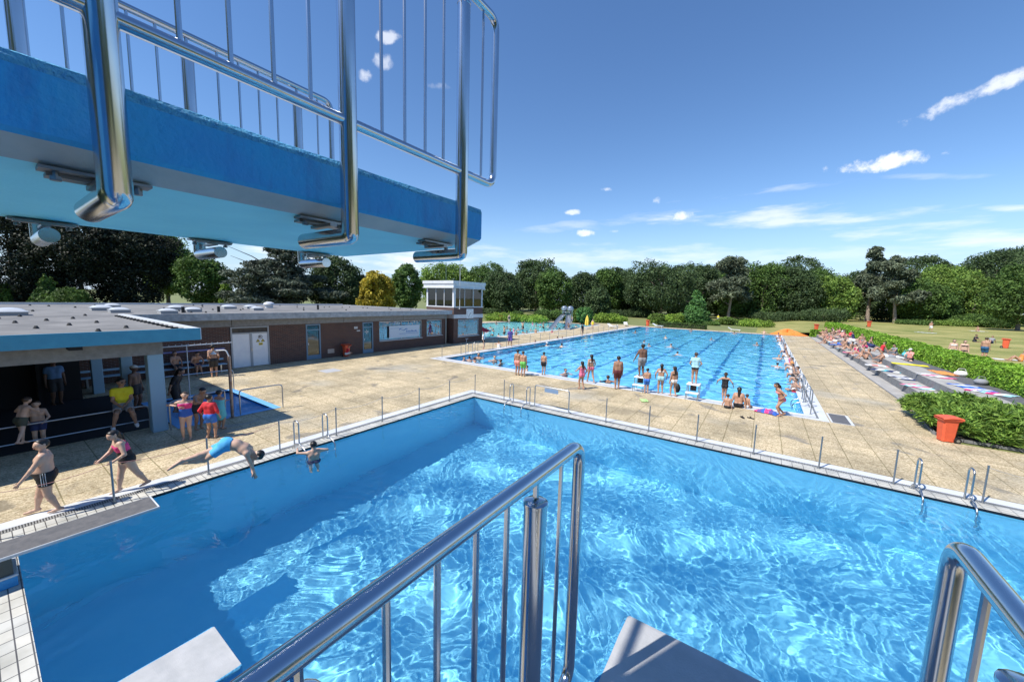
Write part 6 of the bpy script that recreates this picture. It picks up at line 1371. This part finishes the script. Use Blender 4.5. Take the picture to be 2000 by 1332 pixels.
person('bather standing behind the shallow pool right of the slide', V3(at(1117, 634), .0), (-.6, -.8), H=1.75, vox=.03, skin='fair', hair='black', wear=[('trunks', C_['navy'], .6)])
# --- lawn
person('left one of two girls in bikinis behind the hedge, in a white one', V3(at(1858, 705, .79), .79), (-.1, -1), H=1.62, vox=.022, skin='fair', hair='black', hairstyle='long', wear=[('bra', C_['white']), ('briefs', C_['white'])])
person('right one of two girls behind the hedge, in a black bikini', V3(at(1879, 707, .79), .79), (-.1, -1), H=1.62, vox=.022, skin='fair', hair='brown', hairstyle='long', wear=[('bra', C_['black']), ('briefs', C_['black'])])
person('man in blue shorts with a bare back standing on the lawn near the right', V3(at(1920, 702, .79), .79), (.6, .7), H=1.75, vox=.022, skin='tan', hair='brown', wear=[('trunks', (.02, .10, .22), .8)], head=(0, .2, 1))
person('man walking alone far across the lawn in white shorts', V3(at(1817, 648, .79), .79), (.2, -1), H=1.8, vox=.035, skin='tan', hair='grey', wear=[('trunks', C_['white'], .7)], **WALK)
person('reddish sunbather sitting on a pale towel at the back of the lawn', V3(at(1910, 647, .79), .82), (-.8, -.5), H=1.7, vox=.035, skin='tan', hair='brown', wear=[('briefs', C_['red'])], **HUG)
person('dark dressed person sitting in the tree shade on the lawn, left one', V3(at(1903, 668, .79), .79), (.6, -.7), H=1.7, vox=.03, skin='olive', hair='black', wear=[('shirt', C_['dark'], .7), ('trunks', C_['dark'], .9)], **HUG)
person('person in a grey shirt sitting in the tree shade on the lawn, middle one', V3(at(1935, 671, .79), .79), (-.5, -.7), H=1.7, vox=.03, skin='olive', hair='black', wear=[('shirt', C_['grey'], .7), ('trunks', C_['navy'], .9)], **GROUND)
person('sunbather resting on the lawn at the right picture edge', V3(at(1992, 706, .79), .79), (-1, 0), H=1.65, vox=.025, skin='tan', hair='brown', wear=[('swimsuit', C_['orange'])], **GROUND)
person('person in a yellow shirt standing under the greyish pine behind the pool', V3(at(1402, 628), .0), (0, -1), H=1.8, vox=.035, skin='fair', hair='grey', wear=[('shirt', C_['yellow'], .6), ('trunks', C_['grey'], .9)])
# --- sunbathers on the terraces (heights: first step .4, second step .8)
TB = [(7.75, 27.6, .8, 'grey_', None)]
SB = [(7.62, 38.6, .4, (-1, -.25), dict(H=1.75, girth=1.15, skin='tan', hair='brown', wear=[('trunks', C_['dark'], .5)]), HUG, 'big tanned man sitting at the front of the terrace group'),
      (7.0, 40.6, .4, (-1, -.4), dict(H=1.65, skin='tan', hair='black', hairstyle='long', wear=[('bra', C_['black']), ('briefs', C_['black'])]), GROUND, 'tanned woman in black sitting beside the big man on the terrace'),
      (9.0, 38.4, .8, (-.7, -.8), dict(H=1.6, skin='fair', hair='brown', cap=C_['white'], wear=[('shirt', C_['coral'], .5), ('trunks', C_['dark'], .6)]), HUG, 'child in a pink shirt and white cap sitting by the hedge'),
      (7.1, 43.0, .4, (-1, .1), dict(H=1.65, skin='tan', hair='black', wear=[('briefs', C_['grey'])]), GROUND, 'sunbather with bent knees on a grey striped towel'),
      (7.2, 45.4, .4, (-.9, -.5), dict(H=1.6, skin='fair', hair='black', hairstyle='long', wear=[('swimsuit', C_['hot'])]), LEGSOUT, 'woman in a hot pink suit sitting with legs out on the terrace'),
      (8.0, 47.2, .8, (-1, -.3), dict(H=1.8, girth=1.1, skin='tan', hair='brown', wear=[('trunks', C_['hot'], .6)]), HUG, 'large sunburnt person in pink shorts sitting upright on the upper step'),
      (7.1, 50.0, .4, (-1, .3), dict(H=1.65, skin='tan', hair='brown', wear=[('briefs', C_['olive'])]), LEGSOUT, 'tanned sunbather leaning forward on a pale towel'),
      (8.5, 44.0, .8, (-1, -.2), dict(H=1.6, skin='tan', hair='black', wear=[('shirt', C_['red'], .3)]), GROUND, 'sunbather in a red top on the upper step near the hedge'),
      (8.9, 41.8, .8, (-1, -.6), dict(H=1.6, skin='tan', hair='black', wear=[('shirt', C_['grey'], .4)]), HUG, 'person in a black and white shirt on the upper step'),
      (7.1, 54.0, .4, (-1, 0), dict(H=1.65, skin='tan', hair='black', wear=[('trunks', C_['blue'], .6)]), LIE, 'sunbather in blue shorts lying on the first step'),
      (8.2, 56.0, .8, (-1, 0), dict(H=1.65, skin='fair', hair='black', wear=[('swimsuit', C_['white'])]), PRONE, 'sunbather in white lying face down on the upper step'),
      (6.5, 60.0, .0, (-1, -.2), dict(H=1.65, skin='tan', hair='brown', wear=[('briefs', C_['dark'])]), LEGSOUT, 'sunbather sitting on the ground before the lowest step'),
      (7.2, 61.5, .4, (-.8, .3), dict(H=1.65, skin='tan', hair='black', wear=[('swimsuit', C_['coral'])]), HUG, 'sunbather in a coral suit at the far part of the first step'),
      (8.2, 62.5, .8, (-1, .2), dict(H=1.65, skin='tan', hair='black', wear=[('trunks', C_['navy'], .6)]), GROUND, 'sunbather in navy trunks at the far part of the upper step'),
      (7.2, 65.0, .4, (-1, .1), dict(H=1.65, skin='fair', hair='brown', wear=[('swimsuit', C_['black'])]), LEGSOUT, 'pale sunbather in black near the far end of the first step'),
      (8.4, 66.5, .8, (-1, -.3), dict(H=1.65, skin='tan', hair='black', wear=[('bra', C_['white']), ('briefs', C_['white'])]), HUG, 'sunbather in a white bikini near the far end of the upper step'),
      (8.9, 59.0, .8, (-1, .3), dict(H=1.65, skin='tan', hair='black', wear=[('shirt', C_['navy'], .5)]), HUG, 'person in a navy shirt leaning against the hedge on the terrace'),
      (8.8, 69.5, .8, (-1, -.1), dict(H=1.65, skin='tan', hair='brown', wear=[('swimsuit', C_['pink'])]), GROUND, 'farthest sunbather on the upper step')]
for (x, y, z, fc, kw, pose, l) in SB: person(l, (x, y, z+.014), fc, vox=.026, group='sunbathers on the terraces', **{**pose, **kw})
# --- swimmers in the lane pool
SW = [(906, 706, 'UPRIGHT', 'fair', 'brown', 'pinkish child at the very corner of the lane pool by the tall ladder'), (917, 705, 'UPRIGHT', 'fair', 'black', 'dark haired child in the corner of the lane pool waving an arm'), (935, 700, 'UPRIGHT', 'tan', 'blond', 'child splashing right of the waving child in the pool corner'), (927, 707, 'UPRIGHT', 'tan', 'brown', 'small head between the two splashing children'),
      (978, 712, 'UPRIGHT', 'olive', 'black', 'dark haired swimmer close to the near edge left of the pair'), (966, 705, 'UPRIGHT', 'fair', 'blond', 'fair swimmer behind the dark haired one left of the pair'), (974, 679, 'WAIST', 'tan', 'brown', 'bather leaning on the far left pool edge below the slim posts'), (1044, 670, 'FLOAT', 'fair', 'black', 'swimmer near the left edge behind the black shorts boy'),
      (1069, 675, 'FLOAT', 'fair', 'cap', 'swimmer with a white cap'), (1088, 662, 'FLOAT', 'tan', 'black', 'left head of two close swimmers at the left pool edge'), (1098, 662, 'FLOAT', 'tan', 'black', 'right head of two close swimmers at the left pool edge'), (1098, 677, 'FLOAT', 'fair', 'black', 'swimmer with dark hair and pale shoulders in the second lane'),
      (1029, 724, 'UPRIGHT', 'fair', 'brown', 'bather ducking right behind the close pair at the edge'), (1104, 731, 'UPRIGHT', 'fair', 'brown', 'bather with wet hair close to the edge left of the girl in pink'), (1187, 746, 'UPRIGHT', 'tan', 'brown', 'head at the edge just left of the broad man'), (1267, 676, 'FLOAT', 'tan', 'black', 'swimmer above the shoulder of the man on the block'),
      (1324, 693, 'FLOAT', 'fair', 'black', 'swimmer in a white top mid pool above the girls'), (1309, 677, 'FLOAT', 'fair', 'brown', 'pale splashing swimmer left of the white topped swimmer'), (1390, 664, 'FLOAT', 'tan', 'black', 'swimmer above the person in the light blue top, far up the lane'), (1300, 660, 'FLOAT', 'fair', 'blond', 'small far swimmer with light hair'),
      (1477, 674, 'FLOAT', 'tan', 'blond', 'lone swimmer near the right lanes with light brown hair'), (1259, 669, 'FLOAT', 'tan', 'black', 'tiny dark head far left of the small light haired swimmer'), (1241, 650, 'UPRIGHT', 'tan', 'black', 'bather standing in the far left pool corner'),
      (1521, 701, 'UPRIGHT', 'fair', 'black', 'child in the water below the sitters, upper one'), (1518, 717, 'UPRIGHT', 'tan', 'black', 'child swimming towards the sitters on the right edge'), (1552, 764, 'WAIST', 'tan', 'brown', 'boy hugging himself waist deep at the right edge by the ladder'),
      (1350, 647, 'UPRIGHT', 'tan', 'black', 'bather at the far edge above the swimmer in the lane'), (1434, 652, 'UPRIGHT', 'tan', 'brown', 'bather at the far edge before the white lounger'), (1492, 653, 'WAIST', 'fair', 'brown', 'bather holding the far edge next to the orange tarp')]
for i, (u, v, pose, sk, hr, l) in enumerate(SW):
    p = at(u, v, -.05); a = i*2.4
    person(l, V3(p, -.05), (math.cos(a), math.sin(a)), H=1.5+.1*(i % 3), vox=.024 if p[1] < 35 else .032, skin=sk, hair='brown' if hr == 'cap' else hr, cap=(.8, .8, .8) if hr == 'cap' else None, receiver=True, group='swimmers in the lane pool', wear=[('trunks', [C_['navy'], C_['red'], C_['teal'], C_['black']][i % 4], .5)] if i % 3 else [('swimsuit', [C_['white'], C_['pink'], C_['navy']][i % 3])], **globals()[pose])
# --- bathers in the shallow pool: a few figures, copied with new places
KP = [(958, 641), (963, 657), (974, 656), (985, 653), (990, 642), (1003, 647), (1012, 644), (1021, 641), (1029, 650), (1036, 646), (1047, 637), (1055, 640), (1061, 642), (1063, 649), (1070, 638), (1078, 651), (1085, 640), (1092, 645), (1102, 641), (1110, 644), (1125, 638), (1133, 636), (950, 650), (969, 634), (1040, 634), (1008, 656), (1020, 652), (1046, 651)]
KP.sort(); protos = []
for i, (u, v) in enumerate(KP):
    p = at(u, v, -.05); l = '%s bather from the tower in the pale shallow pool' % ORD[i]
    if i < 7:
        pose = [WAIST, UPRIGHT, dict(pel=(0, 0, .16), wl=(-.2, .1, .45), wr=(.2, .12, .5)), WAIST, FLOAT, dict(pel=(0, 0, .14), al=(-.05, 0, -.3), ar=(.06, 0, -.3), wl=(-.17, .15, .5), wr=(.2, -.02, .62)), UPRIGHT][i]
        t = person(l, V3(p, -.05), (math.cos(i*2.1), math.sin(i*2.1)), H=1.35+.08*i, vox=.034, skin=['fair', 'tan', 'olive', 'tan'][i % 4], hair=['brown', 'black', 'black', 'blond'][i % 4], receiver=True, group='bathers in the shallow pool', wear=[('trunks', [C_['navy'], C_['red'], C_['black']][i % 3], .5)] if i % 2 else [('swimsuit', [C_['pink'], C_['black'], C_['teal']][i % 3])], **pose); protos.append(t)
    else: copy_tree(protos[(i*3) % 7], V3(p, -.05), i*1.7, l)

# ------------------------------------------------------------------ towels and small belongings
def towel(x, y, z, w, l, rot, cols, label, seed, name='towel', cat='towel', heap=0.0):
    rng = np.random.default_rng(seed); nx, ny = 14, 22; b = MB(); V = []; F = []; mi = []
    ph = rng.random(6)*6.28; c, s_ = math.cos(rot), math.sin(rot)
    for j in range(ny+1):
        for i in range(nx+1):
            u, v = i/nx-.5, j/ny-.5; px = u*w+.03*math.sin(7*v+ph[0]); py = v*l+.03*math.sin(6*u+ph[1])
            zz = .012+.014*math.sin(9*u+5*v+ph[2])**2+.012*math.sin(13*v-4*u+ph[3])**2+heap*max(0, 1-4*(u*u+v*v))*(.7+.3*math.sin(16*u+ph[4])*math.sin(15*v+ph[5]))
            V.append((x+px*c-py*s_, y+px*s_+py*c, z+zz))
    for j in range(ny):
        for i in range(nx): F.append((j*(nx+1)+i, j*(nx+1)+i+1, (j+1)*(nx+1)+i+1, (j+1)*(nx+1)+i)); mi.append(int((j/ny)*len(cols)*1.999) % len(cols))
    b.v.append(np.array(V)); b.f += [list(f) for f in F]; b.mi += mi; b.n = len(V)
    return tag(b.build(name, [cloth(c_) for c_ in cols], loc=(x, y, z), smooth=True), label, cat)
towel(7.1, 28.1, .4, .85, 1.5, .5, [C_['white'], C_['teal'], C_['white'], C_['hot']], 'white, turquoise and pink towel spread on the first terrace step', 1)
towel(8.5, 27.0, .8, .9, 1.7, .25, [C_['blue'], C_['white'], C_['royal']], 'blue and white striped towel spread on the upper terrace step', 2)
towel(8.75, 25.9, .8, .8, 1.4, .9, [C_['lightblue'], C_['white'], C_['hot']], 'crumpled pale blue towel with pink end next to the striped towel', 3)
towel(9.0, 32.2, .8, .8, 1.9, .1, [C_['orange']], 'long orange towel on the dark upper terrace by the hedge', 4)
towel(6.98, 24.9, .4, .7, 1.3, .2, [C_['yellow'], C_['white'], C_['yellow']], 'yellow patterned towel on the first step next to the juniper', 5)
towel(7.1, 45.4, .4, .9, 1.7, 1.5, [C_['hot'], C_['pink']], 'pink towel under the woman in hot pink', 6)
towel(7.2, 50.0, .4, .9, 1.7, 1.5, [C_['white'], C_['lightblue']], 'pale towel under the leaning tanned sunbather', 7)
towel(7.2, 43.0, .4, .9, 1.7, 1.4, [C_['white'], C_['grey'], C_['white'], C_['dark']], 'grey and white striped towel on the first step', 8)
towel(8.3, 40.2, .8, .9, 1.6, 1.3, [C_['white'], C_['grey']], 'white and grey towel heaped behind the big man', 9, heap=.2)
towel(7.1, 54.0, .4, .9, 1.8, 1.5, [C_['blue']], 'blue towel under the sunbather in blue shorts', 10)
towel(8.2, 56.0, .8, .9, 1.8, 1.5, [C_['white']], 'white towel under the sunbather lying face down', 11)
towel(8.2, 52.4, .8, .9, 1.7, 1.2, [C_['white'], C_['navy']], 'white and navy towel on the upper step beside the hedge', 12)
towel(7.3, 57.6, .4, .9, 1.7, 1.6, [C_['royal'], C_['lightblue']], 'royal blue towel on the first step behind the lying sunbather', 13)
towel(8.4, 61.0, .8, .9, 1.7, 1.6, [C_['white'], C_['coral']], 'white and coral towel at the far part of the upper step', 14)
towel(15.6, 45.6, .79, 1.0, 1.9, 1.4, [C_['white'], C_['coral'], C_['white']], 'white and coral towel on the lawn right of the man in blue shorts', 15)
towel(16.9, 45.3, .79, 1.0, 1.9, 1.2, [C_['white'], C_['grey']], 'white and grey towel on the lawn at the right edge', 16)
q = at(1910, 647, .79); towel(q[0], q[1], .79, 1.6, 2.2, .6, [C_['white']], 'pale towel under the reddish sunbather far on the lawn', 17)
q = at(1808, 650, .79); towel(q[0], q[1], .79, 1.2, 2.4, .9, [C_['white']], 'white towel on the lawn at the feet of the walking man', 18)
q = at(1258, 783); towel(q[0], q[1], .004, .3, .45, .4, [C_['lime']], 'small yellow green cloth lying on the paving before the lane pool', 19, 'cloth', 'cloth', .06)
q = at(1498, 806); towel(q[0], q[1], .004, .5, .8, 1.3, [C_['royal'], C_['purple'], C_['hot']], 'blue and pink towel heaped on the edge beside the running girl', 20, heap=.16)
q = at(1322, 767); b = MB(); b.ball((q[0], q[1], .24), (.15, .12, .24), 0, 8); b.tube([(q[0]-.07, q[1]-.11, .1), (q[0]-.08, q[1]-.16, .25), (q[0]-.06, q[1]-.08, .42)], .015, 6); b.tube([(q[0]+.07, q[1]-.11, .1), (q[0]+.08, q[1]-.16, .25), (q[0]+.06, q[1]-.08, .42)], .015, 6); tag(b.build('backpack', rubber, smooth=True), 'black backpack standing on the edge beside the second starting block', 'backpack')
def sandals(u, v, z, rot, c, label):
    q = at(u, v, z); t = thing('sandals', label, 'sandals', (q[0], q[1], z))
    for k, (dx, dy, r) in enumerate(((0, 0, rot), (.28, .12, rot+.7))):
        b = MB(); cs, sn = math.cos(r), math.sin(r); P = [(-.04, -.12), (.04, -.12), (.05, 0), (.045, .12), (0, .15), (-.045, .12), (-.045, 0)]
        V = [(q[0]+dx+x*cs-y*sn, q[1]+dy+x*sn+y*cs, z+zz) for zz in (.006, .03) for (x, y) in P]; n = 7
        b.add(V, [tuple(range(6, -1, -1)), tuple(range(7, 14))]+[(i, (i+1) % n, n+(i+1) % n, n+i) for i in range(n)])
        b.tube([(q[0]+dx-.045*cs, q[1]+dy-.045*sn, z+.03), (q[0]+dx-.04*sn, q[1]+dy+.04*cs, z+.07), (q[0]+dx+.045*cs, q[1]+dy+.045*sn, z+.03)], .012, 6); b.build('sandal', cloth(c), t)
sandals(1450, 816, .0, .5, C_['black'], 'pair of black sandals lying on the worn slab before the lane pool'); sandals(1778, 768, .006, 1.2, C_['white'], 'pair of white sandals lying before the first terrace step'); sandals(1656, 694, .006, .2, C_['grey'], 'pair of grey sandals before the terrace further away')
def bag(x, y, z, r, c, label):
    b = MB(); b.ball((x, y, z+r[2]*.95), r, 0, 8); b.tube(fillet([(x-r[0]*.6, y, z+r[2]*1.7), (x-r[0]*.4, y, z+r[2]*2.6), (x+r[0]*.4, y, z+r[2]*2.6), (x+r[0]*.6, y, z+r[2]*1.7)], .05, 3), .014, 6); tag(b.build('bag', cloth(c), smooth=True), label, 'bag')
bag(9.45, 31.4, .8, (.3, .22, .17), C_['white'], 'white bag by the hedge beside the orange towel'); bag(9.3, 28.6, .8, (.26, .22, .16), C_['grey'], 'grey and white bag by the hedge beside the striped towels'); bag(9.4, 41.2, .8, (.26, .2, .2), C_['teal'], 'teal bag pushed into the hedge behind the terrace group'); bag(8.7, 48.6, .8, (.25, .2, .18), C_['navy'], 'navy bag on the upper step behind the large sunburnt person')

FAR = [(7.2, 58.8, .4), (7.3, 60.2, .4), (7.0, 63.2, .4), (7.3, 66.6, .4), (7.2, 68.2, .4), (7.2, 69.8, .4), (8.1, 60.4, .8), (8.6, 64.0, .8), (8.2, 68.0, .8), (8.9, 54.2, .8), (8.9, 51.0, .8), (7.3, 52.0, .4), (8.3, 49.8, .8), (7.1, 48.0, .4), (9.0, 62.4, .8), (9.0, 66.0, .8), (7.7, 70.6, .8), (8.4, 70.8, .8)]
src = [o for o in bpy.data.objects if o.get('group') == 'sunbathers on the terraces' and o.parent is None]
for i, (x, y, z) in enumerate(sorted(FAR, key=lambda q: q[1])):
    o = src[(i*5+3) % len(src)]; copy_tree(o, (x, y, z+.014), o.rotation_euler[2]+(i % 5-2)*.35, '%s small sunbather counted up the far half of the crowded terrace' % ORD[i])

for i, (x, y, z, w, l, r, c, lab) in enumerate([(7.15, 31.2, .4, .8, 1.6, .3, ['navy', 'white'], 'navy and white towel on the first step between two spread towels'), (8.2, 30.3, .8, .8, 1.5, .7, ['pink', 'white'], 'pink and white towel on the upper step near the grey bag'), (7.1, 34.0, .4, .9, 1.7, 1.2, ['teal', 'white', 'navy'], 'teal striped towel on the first step before the terrace group'), (8.3, 35.4, .8, .9, 1.7, 1.4, ['yellow'], 'plain yellow towel on the upper step before the terrace group'), (7.1, 36.6, .4, .8, 1.5, 1.5, ['coral', 'white'], 'coral and white towel on the first step at the feet of the big man')]):
    towel(x, y, z, w, l, r, [C_[q] for q in c], lab, 40+i)
